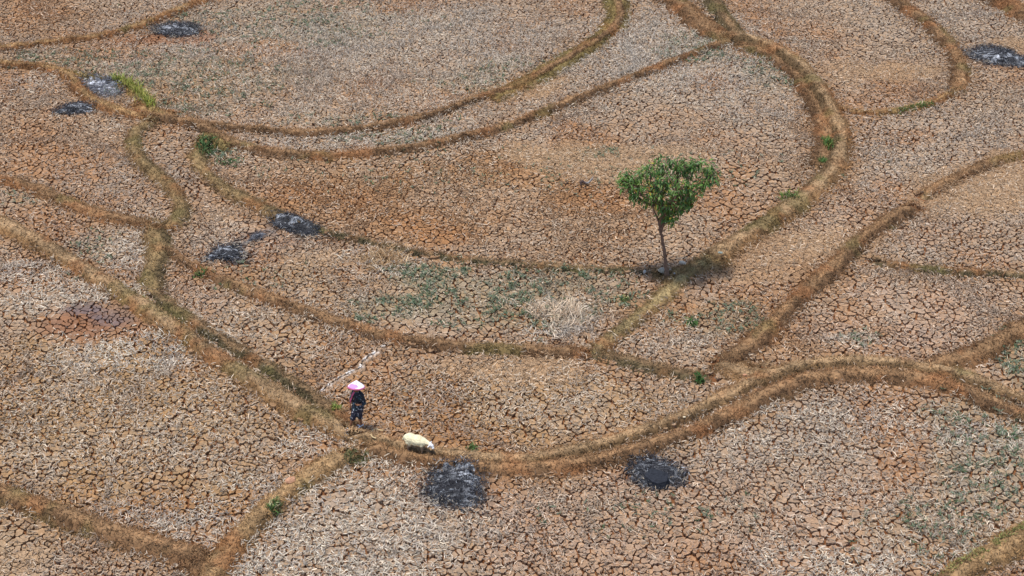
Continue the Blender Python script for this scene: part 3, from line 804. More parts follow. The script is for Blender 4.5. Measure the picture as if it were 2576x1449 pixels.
# ------------------------------------------------------------------ green tufts, reeds and heaps of straw
def tuft(name, u, v, ru, n, ln, wd, up, cols, label, cat, group=None, rv=.4, ang=0.0, mat=None, line=None):
    x, y, z = GH(u, v)
    if line:
        W = resample([G(*p_) for p_ in line], .05); i_ = rng.integers(0, len(W), n)
        sp_ = ru / SCL(v)[0]
        px = W[i_, 0] - x + rng.normal(0, sp_, n); py = W[i_, 1] - y + rng.normal(0, sp_, n)
        kk = fbm(px + x, py + y, .4, 2, 471) > .33; px, py = px[kk], py[kk]
    else:
        k = SCL(v)[0]; rx = ru / k; ry = ru * rv / k / math.sin(PITCH)
        n = int(n * .8)
        e_ = rng.random(n) ** .8; th = rng.random(n) * 6.283
        e_ = e_ * (.55 + .9 * fbm(np.cos(th) * 2 + x, np.sin(th) * 2 + y, .8, 2, 473))
        px, py = np.cos(th) * e_ * rx * 1.1, np.sin(th) * e_ * ry * 1.1
        ca, sa = math.cos(ang), math.sin(ang); px, py = px * ca - py * sa, px * sa + py * ca
    n = len(px)
    H = bund_field(np.c_[px + x, py + y])[0]
    cols = np.array(cols); c = cols[rng.integers(0, len(cols), n)]
    ll = ln * (.35 + .9 * fbm(px + x, py + y, .16, 2, 475)) * (.7 + .6 * rng.random(n))
    V, Fq, Ft, cc = blades(np.c_[px, py, H - z], 2, ll, wd, up, c, .32, .3)
    o = link(name, mesh_np(name, V, [Fq, Ft], cc), mat or M_GRASS); o.location = (x, y, z)
    tag(o, label, cat, group); return o
GR = [(.06,.13,.035),(.10,.18,.05),(.14,.17,.06)]
LIME = [(.21,.27,.06),(.30,.30,.08)]
TG = "green grass tufts growing on the banks and fields"
tuft("grass_tuft",845,1027,13,60,.17,.02,.55,LIME,"lime green grass tuft just left of the person, beside the diagonal bank","grass tuft",TG)
tuft("grass_tuft",1186,1129,12,50,.15,.02,.55,GR,"small bright green tuft against the curving bank, right of the sheep","grass tuft",TG)
tuft("grass_tuft",2082,362,11,90,.26,.024,.7,LIME[:1]+GR[:2],"tall fresh green tuft on the inner side of the big curved bank, topmost there","grass tuft",TG,1.4)
tuft("grass_tuft",2068,409,10,60,.20,.022,.6,GR[:2],"dark green tuft on the big curved bank, just below a taller fresh one","grass tuft",TG,.6)
tuft("grass_tuft",1984,499,20,130,.20,.022,.6,GR+LIME[:1],"wide green tuft low inside the big curved bank, right of the tree crown","grass tuft",TG,.7,.5)
tuft("grass_tuft",1760,956,12,80,.22,.024,.6,GR[:1],"round dark green tuft beside the orange eroded bank in the lower right","grass tuft",TG,.7)
tuft("grass_tuft",375,763,13,60,.12,.018,.5,LIME,"narrow yellow-green tuft on the crest of the long diagonal bank","grass tuft",TG,.5,-.5)
tuft("grass_tuft",502,692,13,60,.17,.022,.5,GR,"green tuft where the thin brown bank leaves the left junction","grass tuft",TG,.5)
tuft("grass_tuft",1574,755,18,70,.15,.022,.5,GR,"green tuft on the faint grassy bank below the tree","grass tuft",TG,.5,.6)
tuft("grass_tuft",1740,815,14,80,.2,.024,.6,GR[:2],"bushy green tuft in the cracked strip below and right of the tree","grass tuft",TG,.7)
tuft("grass_tuft",2300,272,5,260,.12,.02,.5,GR,"long low green tuft under the curved bank at the upper right","grass tuft",TG,line=[(2262,284),(2300,274),(2345,266)])
tuft("grass_tuft",690,1278,18,80,.2,.022,.55,GR+[(.4,.36,.2)],"grey-green tuft on the right flank of the bank running to the lower left","grass tuft",TG,.6)
tuft("grass_tuft",2480,1390,9,520,.12,.018,.45,[(.25,.25,.08),(.33,.26,.10),(.17,.19,.06)],"yellow-green fringe of grass along the bank in the lower right corner","grass tuft",TG,line=[(2375,1448),(2410,1428),(2470,1392),(2530,1358),(2600,1325)])
tuft("grass_tuft",900,1152,30,160,.16,.02,.5,[(.09,.10,.04),(.13,.13,.05)],"dark olive grass tuft below the person where the banks join","grass tuft",TG,.45,.4)
o = tuft("weed_clump",522,372,24,170,.22,.03,.55,[(.045,.10,.03),(.08,.15,.05),(.06,.09,.03)],"dark green leafy weed clump in the crook of two banks at the upper left","weeds",None,.9)
o = tuft("weed_clump",575,408,34,120,.16,.028,.4,[(.05,.11,.04),(.09,.14,.06)],"low green weed clump spreading on the cracked soil below the crook of the banks","weeds",None,.35)
o = tuft("reed_clump",345,240,8,520,.40,.022,.80,[(.30,.32,.06),(.22,.26,.05),(.38,.33,.10)],"tall yellow-green reed clump on the bank right of the grey ash bed","reeds",None,line=[(292,207),(318,216),(345,235),(365,255),(382,276)])
PALE = [(.62,.48,.34),(.52,.40,.28),(.70,.56,.42)]
tuft("straw_heap",1420,795,60,420,.42,.018,.55,PALE,"pale bristling heap of upright straw in the green-tinted terrace","straw heap","heaps of rice straw",.55,0,M_STRAW)
tuft("straw_heap",1352,790,24,160,.45,.018,.75,PALE,"narrow pinkish heap of standing straw left of the larger pale bristling one","straw heap","heaps of rice straw",.5,0,M_STRAW)
tuft("straw_heap",975,652,62,520,.32,.018,.45,[(.42,.27,.14),(.50,.35,.20),(.33,.20,.10)],"brownish orange heap of old straw below the thin dark bank, left of the green weeds","straw heap","heaps of rice straw",.40,0,M_STRAW)

# ------------------------------------------------------------------ the tree
def VP(u, v, y):
    X = (u - 1288.0) / FPX; Y = (724.5 - v) / FPX
    dx, dy, dz = X, cp + Y * sp, -sp + Y * cp
    t = y / dy
    return dx * t, CAM_H + dz * t
tx, ty, tz = GH(1677, 692)
tree = empty("leafy_tree", (tx, ty, tz))
tag(tree, "young broad-leaved tree with a bare bent trunk and green crown, alone on the bank", "tree")
def TP(zx, zy, yo=0.0):
    x, z = VP(1466 + zx * .2697, 342 + zy * .2697, ty + yo)
    return np.array([x - tx, yo, z - tz])
outline = np.array([TP(*p_)[[0, 2]] for p_ in [(335,375),(400,320),(520,300),(600,250),(690,215),(740,175),(800,215),(890,195),(960,235),(1080,205),(1180,245),(1240,300),(1265,370),(1225,460),(1150,515),(1090,560),(1040,625),(960,670),(900,725),(850,775),(780,790),(735,735),(690,650),(600,640),(520,590),(450,575),(400,490),(350,440)]])
trunk = [TP(783,1295), TP(772,1200,.0), TP(765,1100,.02), TP(748,1000,.03), TP(728,900,.0), TP(718,825,-.02)]
fork = trunk[-1]
nodes = [np.array(p_) for p_ in trunk]; par = [-1, 0, 1, 2, 3, 4]
cs_ = []
lo_, hi_ = outline.min(0), outline.max(0)
def edge_d(x, z):
    A = outline; B = np.roll(outline, -1, 0); D = B - A
    t_ = np.clip((((x - A[:, 0]) * D[:, 0] + (z - A[:, 1]) * D[:, 1]) / (D ** 2).sum(1)), 0, 1)
    return np.hypot(x - A[:, 0] - t_ * D[:, 0], z - A[:, 1] - t_ * D[:, 1]).min()
tries = 0
while len(cs_) < 330 and tries < 20000:
    tries += 1
    x, z = rng.uniform(lo_[0], hi_[0]), rng.uniform(lo_[1], hi_[1])
    if not inpoly(np.array([x]), np.array([z]), outline)[0]: continue
    ed = edge_d(x, z)
    yo = rng.uniform(-1, 1) * min(.85, .22 + 1.15 * ed)
    p_ = np.array([x, yo, z - yo * .25])
    if cs_ and min(np.linalg.norm(p_ - q_) for q_ in cs_) < .125: continue
    if fbm(np.array([x * 1.0 + 5]), np.array([z + yo * .7]), .35, 2, 601)[0] < .42: continue
    cs_.append(p_)
cs_.sort(key=lambda p_: np.linalg.norm(p_ - fork))
dep_ = [0, 0, 0, 0, 0, np.linalg.norm(fork) * 0]
for p_ in cs_:
    df = np.linalg.norm(p_ - fork)
    best_, bi2 = 1e9, 5
    for k, q_ in enumerate(nodes):
        if k < 5: continue
        c_ = np.linalg.norm(p_ - q_) + .45 * dep_[k]
        if k == 5: c_ *= .95
        if c_ < best_: best_, bi2 = c_, k
    par.append(bi2); nodes.append(p_ - np.array([0, 0, .03])); dep_.append(dep_[bi2] + np.linalg.norm(p_ - nodes[bi2]))
cnt = np.ones(len(nodes))
for k in range(len(nodes) - 1, 0, -1): cnt[par[k]] += cnt[k]
tubes = []
def rad_(k): return .0042 * math.sqrt(cnt[k]) + .003
for k in range(1, len(nodes)):
    a_, b_ = nodes[par[k]], nodes[k]
    if k <= 5:
        continue
    m_ = (a_ + b_) / 2 + np.array([0, 0, -.06 * np.linalg.norm(b_ - a_)]) + rng.normal(0, .01, 3)
    r0_ = min(rad_(par[k]), rad_(k) * 1.25) if par[k] > 5 else rad_(k) * 1.1
    tubes.append(tube([a_, m_, b_], [r0_, (r0_ + rad_(k)) / 2, rad_(k) * .9], 6))
trp = []
for a_, b_ in zip(trunk[:-1], trunk[1:]):
    for f in (0, .33, .66): trp.append(np.array(a_) * (1 - f) + np.array(b_) * f)
trp.append(trunk[-1]); trp = [p_ + np.array([.012 * math.sin(i * 1.9), .01 * math.cos(i * 2.3), 0]) for i, p_ in enumerate(trp)]
rt = np.linspace(.056, .044, len(trp)); rt[0] = .09; rt[1] = .066; rt[-2] = .052; rt[-1] = .062
rt = rt * (1 + .08 * np.sin(np.arange(len(rt)) * 2.1))
trp.insert(0, trp[0] - np.array([0, 0, .12])); rt = np.r_[.12, rt]
tubes.append(tube(trp, rt, 12))
tubes.append(tube([trunk[-1], TP(690,750,-.05), TP(660,690,-.05), TP(640,640,0)], [.040, .028, .022, .015], 8))
tubes.append(tube([trunk[-1], TP(735,740,.05), TP(745,640,.1), TP(740,520,.1)], [.050, .038, .030, .02], 8))
tubes.append(tube([trunk[-1], TP(760,790,-.1), TP(830,700,-.15), TP(920,560,-.1)], [.045, .034, .028, .018], 8))
tubes.append(tube([TP(728,900), TP(742,850,-.05), TP(758,800,-.06), TP(775,770,-.05)], [.045, .045, .04, .02], 8))
V, F = join_tubes(tubes)
cb = np.array([.17, .105, .075])[None] * (.75 + .5 * fbm(V[:, 0] * 3, V[:, 2], .2, 3, 603))[:, None]
link("trunk", mesh_np("trunk", V, [F], cb, True), M_WOOD, tree)
# leaves: folded blades drooping from each twig end
def leaves(cen_, n, ln, wd):
    c = np.repeat(np.array(cen_), n, 0); N = len(c)
    az = rng.random(N) * 6.283; el = rng.normal(-.45, .45, N)
    dr = np.c_[np.cos(az) * np.cos(el), np.sin(az) * np.cos(el), np.sin(el)]
    st_ = c + dr * rng.uniform(.0, .09, (N, 1)) + rng.normal(0, .045, (N, 3))
    L = ln * (.65 + .6 * rng.random(N))[:, None]; W_ = wd * (.7 + .6 * rng.random(N))[:, None]
    sd_ = np.c_[-np.sin(az), np.cos(az), rng.normal(0, .55, N)]; sd_ /= np.linalg.norm(sd_, axis=1)[:, None]
    nn = np.cross(sd_, dr); nn /= np.linalg.norm(nn, axis=1)[:, None]
    droop = np.c_[np.zeros((N, 2)), -np.ones(N)] * L
    b0 = st_; m1 = st_ + dr * L * .40; m2 = st_ + dr * L * .72 + droop * .10; tp = st_ + dr * L + droop * .28
    l1 = m1 + sd_ * W_ * .5 + nn * W_ * .16; r1 = m1 - sd_ * W_ * .5 + nn * W_ * .16
    l2 = m2 + sd_ * W_ * .36 + nn * W_ * .12; r2 = m2 - sd_ * W_ * .36 + nn * W_ * .12
    V = np.stack([b0, l1, m1, r1, l2, m2, r2, tp], 1)
    o_ = np.arange(N) * 8
    T_ = np.concatenate([np.c_[o_, o_ + 2, o_ + 1], np.c_[o_, o_ + 3, o_ + 2], np.c_[o_ + 4, o_ + 5, o_ + 7], np.c_[o_ + 5, o_ + 6, o_ + 7]])
    Q_ = np.concatenate([np.c_[o_ + 1, o_ + 2, o_ + 5, o_ + 4], np.c_[o_ + 2, o_ + 3, o_ + 6, o_ + 5]])
    gsel = rng.random(N)
    col = np.where(gsel[:, None] < .5, np.array([.055, .125, .018]), np.where(gsel[:, None] < .82, np.array([.095, .185, .028]), np.array([.17, .26, .060])))
    clu = (fbm(c[:, 0] * 1.3 + 3, c[:, 2] * 1.3 + c[:, 1], .5, 2, 605)); col = col * (.7 + .6 * clu)[:, None]
    low_ = sst(.75, .15, (c[:, 2] - lo_[1]) / (hi_[1] - lo_[1]))
    ye = rng.random(N) < (.015 + .13 * low_ * (c[:, 0] < outline[:, 0].mean() + .2))
    col = np.where(ye[:, None], np.where(rng.random((N, 1)) < .5, np.array([.42, .34, .035]), np.array([.34, .24, .03])), col)
    return V.reshape(-1, 3), Q_, T_, np.repeat(col[:, None], 8, 1).reshape(-1, 3)
M_LEAF = mat_vcol("leaf", .42, transl=.22, spec=.45)
V, Q_, T_, cc = leaves(cs_, 9, .165, .056)
link("crown", mesh_np("crown", V, [Q_, T_], cc), M_LEAF, tree)

# ------------------------------------------------------------------ figures: one skin grown over overlapping shapes
def ell(c, r, rot=None, n=18):
    V = []
    for j in range(n // 2 + 1):
        ph = math.pi * j / (n // 2)
        for i in range(n):
            th = 2 * math.pi * i / n
            V.append((math.sin(ph) * math.cos(th) * r[0], math.sin(ph) * math.sin(th) * r[1], math.cos(ph) * r[2]))
    V = np.array(V)
    if rot is not None: V = V @ np.array(rot.to_matrix()).T
    V = V + np.array(c)
    F = [(j * n + i, (j + 1) * n + i, (j + 1) * n + (i + 1) % n, j * n + (i + 1) % n) for j in range(n // 2) for i in range(n)]
    return V, np.array(F)
def cap(p0, p1, r0, r1, n=14):
    p0, p1 = np.array(p0, float), np.array(p1, float)
    ax = (p1 - p0); L = np.linalg.norm(ax); ax = ax / (L + 1e-9)
    path, rad = [], []
    for k in range(5):
        a_ = math.pi / 2 * k / 5; path.append(p0 - ax * r0 * math.cos(a_)); rad.append(max(1e-4, r0 * math.sin(a_)))
    for k in range(4): path.append(p0 + ax * L * k / 3); rad.append(r0 + (r1 - r0) * k / 3)
    for k in range(4, -1, -1):
        a_ = math.pi / 2 * k / 5; path.append(p1 + ax * r1 * math.cos(a_)); rad.append(max(1e-4, r1 * math.sin(a_)))
    V = []; a_ = np.cross(ax, [0, 0, 1.]) if abs(ax[2]) < .9 else np.cross(ax, [1., 0, 0]); a_ /= np.linalg.norm(a_); b_ = np.cross(ax, a_)
    for p_, r_ in zip(path, rad):
        for k in range(n):
            t_ = 2 * math.pi * k / n; V.append(p_ + (a_ * math.cos(t_) + b_ * math.sin(t_)) * r_)
    m_ = len(path); F = [(i * n + k, i * n + (k + 1) % n, (i + 1) * n + (k + 1) % n, (i + 1) * n + k) for i in range(m_ - 1) for k in range(n)]
    F2 = [tuple(range(n))[::-1], tuple((m_ - 1) * n + k for k in range(n))]
    return np.array(V), np.array(F)
def skin(name, prims, voxel, smooth_it=4, mat=None, parent=None, colf=None, noise=0.0, nsc=.05):
    V, F = join_tubes(prims)
    me = bpy.data.meshes.new(name + "_src"); me.from_pydata([tuple(v_) for v_ in V], [], [tuple(int(i) for i in f_) for f_ in F]); me.update()
    import bmesh
    bm = bmesh.new(); bm.from_mesh(me)
    bmesh.ops.remove_doubles(bm, verts=bm.verts, dist=1e-5)
    be = [e_ for e_ in bm.edges if e_.is_boundary]
    if be: bmesh.ops.holes_fill(bm, edges=be, sides=0)
    bmesh.ops.recalc_face_normals(bm, faces=bm.faces); bm.to_mesh(me); bm.free()
    ob = bpy.data.objects.new(name + "_tmp", me); C.objects.link(ob)
    me.validate(); me.update()
    md = ob.modifiers.new("r", 'REMESH'); md.mode = 'VOXEL'; md.voxel_size = voxel; md.use_smooth_shade = True
    ms = ob.modifiers.new("s", 'SMOOTH'); ms.iterations = smooth_it; ms.factor = .5
    dg = bpy.context.evaluated_depsgraph_get(); dg.update()
    out = bpy.data.meshes.new_from_object(ob.evaluated_get(dg)); out.name = name
    bpy.data.objects.remove(ob)
    n = len(out.vertices); co = np.empty(n * 3, np.float32); out.vertices.foreach_get("co", co); co = co.reshape(-1, 3)
    if noise:
        no = np.empty(n * 3, np.float32); out.vertices.foreach_get("normal", no); no = no.reshape(-1, 3)
        f_ = fbm(co[:, 0] + co[:, 2] * .7, co[:, 1] + co[:, 2] * .9, nsc, 3, 701) - .5
        co = co + no * (f_ * noise)[:, None]; out.vertices.foreach_set("co", co.ravel().astype(np.float32))
    if colf is not None:
        a_ = out.color_attributes.new("Col", 'FLOAT_COLOR', 'POINT'); cc = np.ones((n, 4), np.float32); cc[:, :3] = colf(co); a_.data.foreach_set("color", cc.ravel())
    out.update()
    out.materials.clear()
    return link(name, out, mat, parent)

# ---- person walking to the left along the bank
f1 = GH(882, 1077); f2 = GH(908, 1073)
ox, oy = (f1[0] + f2[0]) / 2, (f1[1] + f2[1]) / 2; gz1, gz2 = f1[2], f2[2]; oz = min(gz1, gz2)
per = empty("person", (ox, oy, oz))
tag(per, "person in a pink conical hat and dark flowered clothes walking on the bank", "person")
a1 = gz1 - oz + .02; a2 = gz2 - oz + .02
fwd = np.array([-.70, -.71, 0]); rgt = np.array([-.71, .70, 0])
HC = np.array([.10, .0, .80])
Rh, Lh = HC + rgt * .085, HC - rgt * .085
Rk, Lk = np.array([-.03, -.03, .44 + a1 * .5]), np.array([.13, -.03, .43 + a2 * .5])
Ra, La = np.array([-.15, -.03, .075 + a1]), np.array([.145, .05, .085 + a2])
CH = np.array([.12, .0, 1.10]); NK = np.array([.11, -.01, 1.25]); HD = np.array([.085, -.045, 1.375])
Rs, Ls = CH + rgt * .155 + np.array([0, 0, .09]), CH - rgt * .155 + np.array([0, 0, .09])
Re, Rw = np.array([-.085, .09, .94]), np.array([-.12, .0, .745])
Le, Lw = np.array([.285, -.13, .945]), np.array([.175, -.235, .955])
skinc = (.23, .105, .055)
def hand(wr, dr, up_, side, curl):
    """palm, four fingers of unequal length with a bend, thumb from the side of the palm"""
    dr = dr / np.linalg.norm(dr); sd_ = np.cross(dr, up_); sd_ /= np.linalg.norm(sd_); nr = np.cross(sd_, dr)
    out = [cap(wr, wr + dr * .035, .022, .026)]
    pc = wr + dr * .045
    for o_ in (-.022, -.008, .008, .022): out.append(cap(wr + dr * .02 + sd_ * o_ * .7, wr + dr * .085 + sd_ * o_, .013, .0115, 8))
    for o_, L in zip((-.027, -.009, .009, .027), (.058, .072, .076, .066)):
        b_ = wr + dr * .088 + sd_ * o_ * 1.05
        d1 = dr * math.cos(curl) + nr * math.sin(curl); m_ = b_ + d1 * L * .5
        d2 = dr * math.cos(curl * 2.1) + nr * math.sin(curl * 2.1); out.append(cap(b_, m_, .0095, .0088, 8)); out.append(cap(m_, m_ + d2 * L * .5, .0088, .0075, 8))
    tb = wr + dr * .03 + sd_ * side * .024; d1 = dr * .7 + sd_ * side * .65 + nr * .3; d1 /= np.linalg.norm(d1)
    out.append(cap(tb, tb + d1 * .036, .013, .0105, 8)); d2 = dr * .9 + sd_ * side * .25 + nr * .4; d2 /= np.linalg.norm(d2)
    out.append(cap(tb + d1 * .036, tb + d1 * .036 + d2 * .028, .0105, .008, 8))
    return out
def foot(an, gz):
    h_ = np.array([an[0], an[1], gz + .035]); f_ = fwd
    pr = [cap(an, h_ - f_ * .03, .034, .03), cap(h_ - f_ * .02, h_ + f_ * .10 + np.array([0, 0, -.008]), .032, .027)]
    s_ = rgt
    for o_, l_ in zip((-.03, -.015, 0, .014, .027), (.165, .17, .165, .158, .148)):
        pr.append(cap(h_ + f_ * .09 + s_ * o_ * .8 - np.array([0, 0, .01]), h_ + f_ * l_ + s_ * o_ - np.array([0, 0, .017]), .014, .009, 8))
    return pr
P_ = []
P_ += [ell(HC, (.145, .105, .11), Euler((0, 0, math.radians(135)))), ell(CH, (.145, .10, .17), Euler((0, 0, math.radians(135)))), cap(HC, CH, .105, .11)]
P_ += [cap(CH + np.array([0, 0, .08]), NK, .075, .05), cap(NK, HD, .048, .05)]
P_ += [ell(HD, (.072, .088, .108), Euler((0, 0, math.radians(135)))), ell(HD + fwd * .035 + np.array([0, 0, -.055]), (.045, .045, .045))]
P_ += [ell(HD + fwd * .092 + np.array([0, 0, -.012]), (.012, .012, .022)), ell(HD + fwd * .088 + np.array([0, 0, -.05]), (.02, .02, .009))]
for s_ in (-1, 1): P_.append(ell(HD + rgt * s_ * .075 + np.array([0, 0, -.01]), (.013, .016, .028)))
for A_, B_, D_, gz, an in ((Rh, Rk, Ra, a1 - .02, Ra), (Lh, Lk, La, a2 - .02, La)):
    P_ += [cap(A_, B_, .082, .052), cap(B_, B_ * .6 + D_ * .4, .052, .050), cap(B_ * .6 + D_ * .4, D_, .050, .032)] + foot(an, gz)
P_ += [cap(Rs, Re, .045, .034), cap(Re, Rw, .034, .023), cap(Ls, Le, .045, .034), cap(Le, Lw, .034, .023), cap(Rs, Ls, .055, .055)]
P_ += hand(Rw, np.array([.05, -.12, -.95]), rgt, 1, .35) + hand(Lw, np.array([-.75, -.30, .12]), np.array([0, 0, 1.]), 1, .55)
M_SKIN = mat_plain("skin", skinc, .6)
body = skin("body", P_, .0058, 3, M_SKIN, per)
def mat_flower(name, base, speck, teal, scale, thr):
    m = bpy.data.materials.new(name); m.use_nodes = True; t = m.node_tree; b = t.nodes["Principled BSDF"]; b.inputs["Roughness"].default_value = .85
    tc = t.nodes.new("ShaderNodeTexCoord"); vo = t.nodes.new("ShaderNodeTexVoronoi"); vo.inputs["Scale"].default_value = scale
    nz = t.nodes.new("ShaderNodeTexNoise"); nz.inputs["Scale"].default_value = scale * 1.6
    ad = t.nodes.new("ShaderNodeMixRGB"); ad.inputs[0].default_value = .08
    t.links.new(tc.outputs["Object"], ad.inputs[1]); t.links.new(nz.outputs["Color"], ad.inputs[2]); t.links.new(ad.outputs[0], vo.inputs["Vector"])
    lt = t.nodes.new("ShaderNodeMath"); lt.operation = 'LESS_THAN'; lt.inputs[1].default_value = thr; t.links.new(vo.outputs["Distance"], lt.inputs[0])
    n2 = t.nodes.new("ShaderNodeTexNoise"); n2.inputs["Scale"].default_value = 7; t.links.new(tc.outputs["Object"], n2.inputs["Vector"])
    g2 = t.nodes.new("ShaderNodeMath"); g2.operation = 'GREATER_THAN'; g2.inputs[1].default_value = .56; t.links.new(n2.outputs["Fac"], g2.inputs[0])
    m1 = t.nodes.new("ShaderNodeMixRGB"); m1.inputs[1].default_value = (*base, 1); m1.inputs[2].default_value = (*teal, 1); t.links.new(g2.outputs[0], m1.inputs[0])
    m2 = t.nodes.new("ShaderNodeMixRGB"); m2.inputs[2].default_value = (*speck, 1); t.links.new(lt.outputs[0], m2.inputs[0]); t.links.new(m1.outputs[0], m2.inputs[1])
    t.links.new(m2.outputs[0], b.inputs["Base Color"]); return m
M_SHIRT = mat_flower("flowered_shirt", (.010, .012, .020), (.55, .62, .68), (.015, .05, .065), 17, .20)
M_TROU = mat_flower("flowered_trousers", (.012, .012, .028), (.72, .70, .74), (.012, .035, .05), 15, .24)
Sp = [ell(HC + np.array([0, 0, .02]), (.176, .138, .15), Euler((0, 0, math.radians(135)))), ell(CH, (.165, .122, .18), Euler((0, 0, math.radians(135)))), cap(HC, CH, .128, .130),
      cap(CH + np.array([0, 0, .08]), NK - np.array([0, 0, .045]), .09, .07), cap(Rs, Ls, .070, .070),
      cap(Rs, Re, .062, .058), cap(Ls, Le, .062, .060), cap(Le, Le * .6 + Lw * .4, .056, .052), cap(Re, Re * .85 + Rw * .15, .054, .052)]
skin("blouse", Sp, .010, 3, M_SHIRT, per, noise=.018, nsc=.10)
def mid(a_, b_, f): return a_ * (1 - f) + b_ * f
Tp = [ell(HC - np.array([0, 0, .02]), (.165, .128, .13), Euler((0, 0, math.radians(135)))), cap(Rh, Rk, .112, .085), cap(Lh, Lk, .110, .085), cap(mid(Rh, Lh, .5), mid(Rk, Lk, .45), .11, .06),
      cap(Rk, mid(Rk, Ra, .25), .085, .080), cap(Lk, mid(Lk, La, .24), .085, .078)]
skin("trousers", Tp, .010, 3, M_TROU, per, noise=.02, nsc=.10)
# scarf hanging from the shoulder
sc_path = [NK + rgt * .06 + fwd * .06 + np.array([0, 0, -.02]), CH + rgt * .08 + fwd * .135 + np.array([0, 0, .06]), CH + rgt * .11 + fwd * .150 + np.array([0, 0, -.06]), HC + rgt * .15 + fwd * .135 + np.array([0, 0, .13]), HC + rgt * .17 + fwd * .12 + np.array([0, 0, .02])]
V, F = tube(sc_path, [.03, .026, .024, .022, .018], 8)
link("scarf", mesh_np("scarf", V, [F], None, True), mat_plain("pink_scarf", (.62, .12, .22), .8), per)
# hair
hr = [ell(HD + np.array([0, 0, .02]) - fwd * .012, (.082, .090, .105), Euler((0, 0, math.radians(135)))), ell(HD - fwd * .06 + np.array([0, 0, -.03]), (.06, .06, .07))]
hair = skin("hair", hr, .007, 2, mat_plain("black_hair", (.015, .012, .010), .5), per)
# keep the face free: push the hair back behind the brow
mm = hair.data; co = np.empty(len(mm.vertices) * 3, np.float32); mm.vertices.foreach_get("co", co); co = co.reshape(-1, 3)
rel = (co - HD); fd = rel @ fwd; k = (fd > .03) & (rel[:, 2] < .045); co[k] -= (fwd[None] * (fd[k, None] - .03)).astype(np.float32); mm.vertices.foreach_set("co", co.ravel()); mm.update()
for s_ in (-1, 1):
    V, F = ell(HD + fwd * .078 + rgt * s_ * .030 + np.array([0, 0, .012]), (.010, .010, .007), None, 10)
    link("eye", mesh_np("eye", V, [F], None, True), mat_plain("dark_eye", (.02, .015, .012), .3), per)
# sandals
for an, gz in ((Ra, a1 - .02), (La, a2 - .02)):
    h_ = np.array([an[0], an[1], gz + .012]); Vs_ = []
    prof2 = [(-.07, .030), (-.04, .040), (.03, .038), (.09, .048), (.14, .046), (.175, .028)]
    top = [h_ + fwd * a_ + rgt * b_ for a_, b_ in prof2] + [h_ + fwd * a_ - rgt * b_ for a_, b_ in prof2[::-1]]
    n_ = len(top); V = np.array([p_ + np.array([0, 0, .012]) for p_ in top] + [p_ - np.array([0, 0, .012]) for p_ in top])
    FQ = np.array([(k_, k_ + n_, (k_ + 1) % n_ + n_, (k_ + 1) % n_) for k_ in range(n_)])
    cT = np.array([tuple(range(n_))[::-1], tuple(range(n_, 2 * n_))])
    sn = link("sandal", mesh_np("sandal", V, [FQ, cT], None), mat_plain("pale_sandal", (.62, .72, .78), .6), per)
    st1 = [h_ + fwd * .09 + rgt * (.048 * math.cos(t_)) + np.array([0, 0, .042 * math.sin(t_) + .003]) for t_ in np.linspace(0, math.pi, 9)]
    V, F = tube(st1, [.012] * 9, 8); link("strap", mesh_np("strap", V, [F], None, True), sn.data.materials[0], sn)
# the conical hat
def hat():
    NA, NR = 64, 16; R0 = .245; V, Cc = [], []
    for j in range(NR + 1):
        q = j / NR
        for i in range(NA):
            a_ = 2 * math.pi * i / NA
            r_ = R0 * q
            z_ = .195 * (1 - q) ** .86 + .004 * math.cos(a_ * 8) * q
            V.append((r_ * math.cos(a_), r_ * math.sin(a_), z_))
            c_ = np.array([.84, .78, .80])
            if q > .93: c_ = np.array([.50, .10, .22])
            elif q > .84: c_ = np.array([.84, .72, .78])
            d_ = math.atan2(math.sin(a_ - math.radians(238)), math.cos(a_ - math.radians(238)))
            if .45 < q < .90 and abs(d_) < .85 * (1 - ((q - .68) / .30) ** 2) + .05: c_ = np.array([.50, .26, .58])
            elif q < .55 and (i // 8) % 2 == 0: c_ = c_ * np.array([.98, .84, .90])
            Cc.append(c_)
    top_n = len(V)
    for j in range(NR + 1):
        q = j / NR
        for i in range(NA):
            a_ = 2 * math.pi * i / NA; V.append((R0 * q * .985 * math.cos(a_), R0 * q * .985 * math.sin(a_), .195 * (1 - q) ** .86 - .010)); Cc.append(np.array([.42, .28, .22]))
    F = []
    for j in range(NR):
        for i in range(NA):
            i2 = (i + 1) % NA; F.append((j * NA + i, (j + 1) * NA + i, (j + 1) * NA + i2, j * NA + i2)); F.append((top_n + j * NA + i2, top_n + (j + 1) * NA + i2, top_n + (j + 1) * NA + i, top_n + j * NA + i))
    for i in range(NA):
        i2 = (i + 1) % NA; F.append((NR * NA + i, top_n + NR * NA + i, top_n + NR * NA + i2, NR * NA + i2))
    o = link("hat", mesh_np("hat", np.array(V), [np.array(F)], np.array(Cc), True), mat_vcol("woven_pink_hat", .7), per)
    o.location = tuple(HD + np.array([.0, -.005, .052])); o.rotation_euler = (math.radians(-13), math.radians(3), 0)
    V2, F2 = ell((.0, -.075, .140), (.016, .016, .012), None, 12)
    link("badge", mesh_np("badge", V2, [F2], None, True), mat_plain("black_badge", (.02, .015, .03), .5), o)
hat()

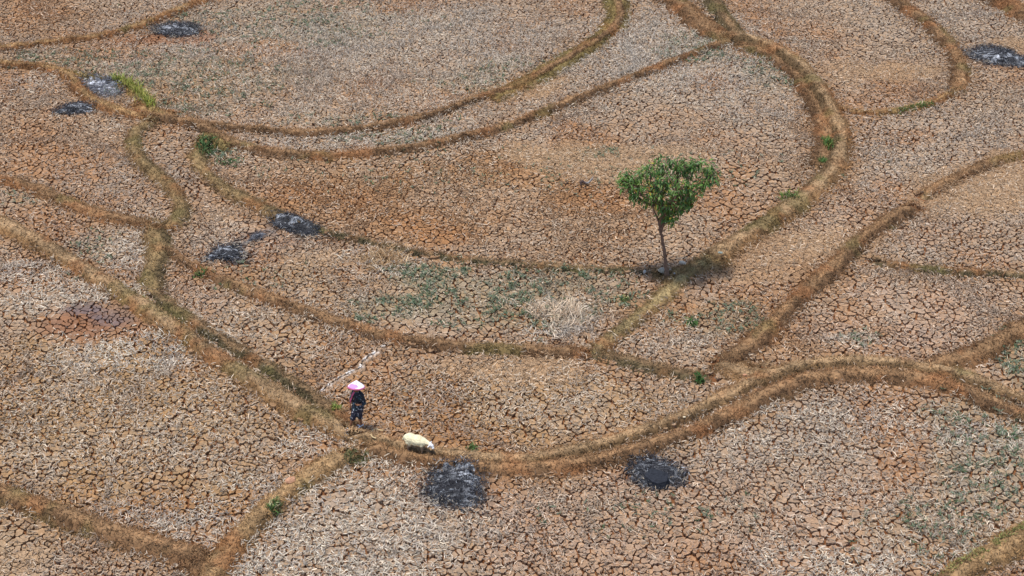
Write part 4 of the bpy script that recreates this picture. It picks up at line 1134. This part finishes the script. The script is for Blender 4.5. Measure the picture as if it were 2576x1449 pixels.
# ---- the sheep
sx_, sy_, sz_ = GH(1046, 1131)
sheep = empty("sheep", (sx_, sy_, sz_ - .02), math.radians(-18))
sheep.scale = (1, 1, .86)
tag(sheep, "cream-white sheep standing on the grassy bank with its head lowered to graze", "sheep")
def ry(deg): return Euler((0, math.radians(deg), 0))
SP = [ell((-.14, 0, .42), (.20, .155, .165), ry(8)), ell((.06, 0, .395), (.22, .165, .170), ry(10)), ell((.20, 0, .37), (.14, .130, .150), ry(15)), ell((-.02, 0, .36), (.26, .15, .14), ry(8)),
      cap((.26, 0, .41), (.43, -.03, .375), .085, .052), ell((.475, -.05, .345), (.088, .056, .062), ry(42)), ell((.525, -.065, .285), (.048, .038, .040), ry(48)),
      cap((-.33, 0, .44), (-.365, 0, .33), .026, .018)]
for s_ in (-1, 1):
    SP.append(cap((.445, s_ * .045 - .05, .390), (.425, s_ * .135 - .05, .375), .020, .015, 8))
    SP += [cap((.20, s_ * .085, .30), (.215, s_ * .085, .16), .052, .026), cap((.215, s_ * .085, .16), (.205, s_ * .085, .03), .024, .018), ell((.215, s_ * .085, .02), (.028, .022, .022))]
    dx = -.03 if s_ > 0 else .04
    SP += [cap((-.22 + dx, s_ * .085, .34), (-.17 + dx, s_ * .09, .22), .080, .046), cap((-.17 + dx, s_ * .09, .22), (-.245 + dx, s_ * .09, .135), .040, .023), cap((-.245 + dx, s_ * .09, .135), (-.225 + dx, s_ * .09, .03), .021, .018), ell((-.215 + dx, s_ * .09, .02), (.028, .022, .022))]
def shcol(co):
    n = len(co); c = np.tile([.74, .65, .42], (n, 1))
    f_ = fbm(co[:, 0] + co[:, 2], co[:, 1] - co[:, 2] * .5, .05, 3, 801)[:, None]
    c = c * (.78 + .42 * f_)
    lowm = sst(.30, .20, co[:, 2] + .06 * (f_[:, 0] - .5))[:, None] * (co[:, :1] < .3)
    c = c * (1 - lowm) + np.array([.30, .20, .13]) * lowm
    hd = sst(.40, .43, co[:, 0])[:, None]; c = c * (1 - hd) + np.array([.80, .77, .74]) * hd
    ms_ = sst(.03, .0, np.hypot(co[:, 0] - .55, co[:, 2] - .26))[:, None]; c = c * (1 - ms_ * .6) + np.array([.35, .22, .2]) * ms_ * .6
    hf = (co[:, 2] < .035)[:, None] * 1.0; return c * (1 - hf) + np.array([.06, .045, .04]) * hf
skin("body", SP, .0075, 3, mat_vcol("fleece", .95, 30, .12, bump=.5, bscale=45), sheep, shcol, noise=.022, nsc=.045)
for s_ in (-1, 1):
    V, F = ell((.490, s_ * .052 - .052, .362), (.009, .008, .010), None, 10)
    link("eye", mesh_np("eye", V, [F], None, True), mat_plain("sheep_eye", (.02, .018, .015), .3), sheep)
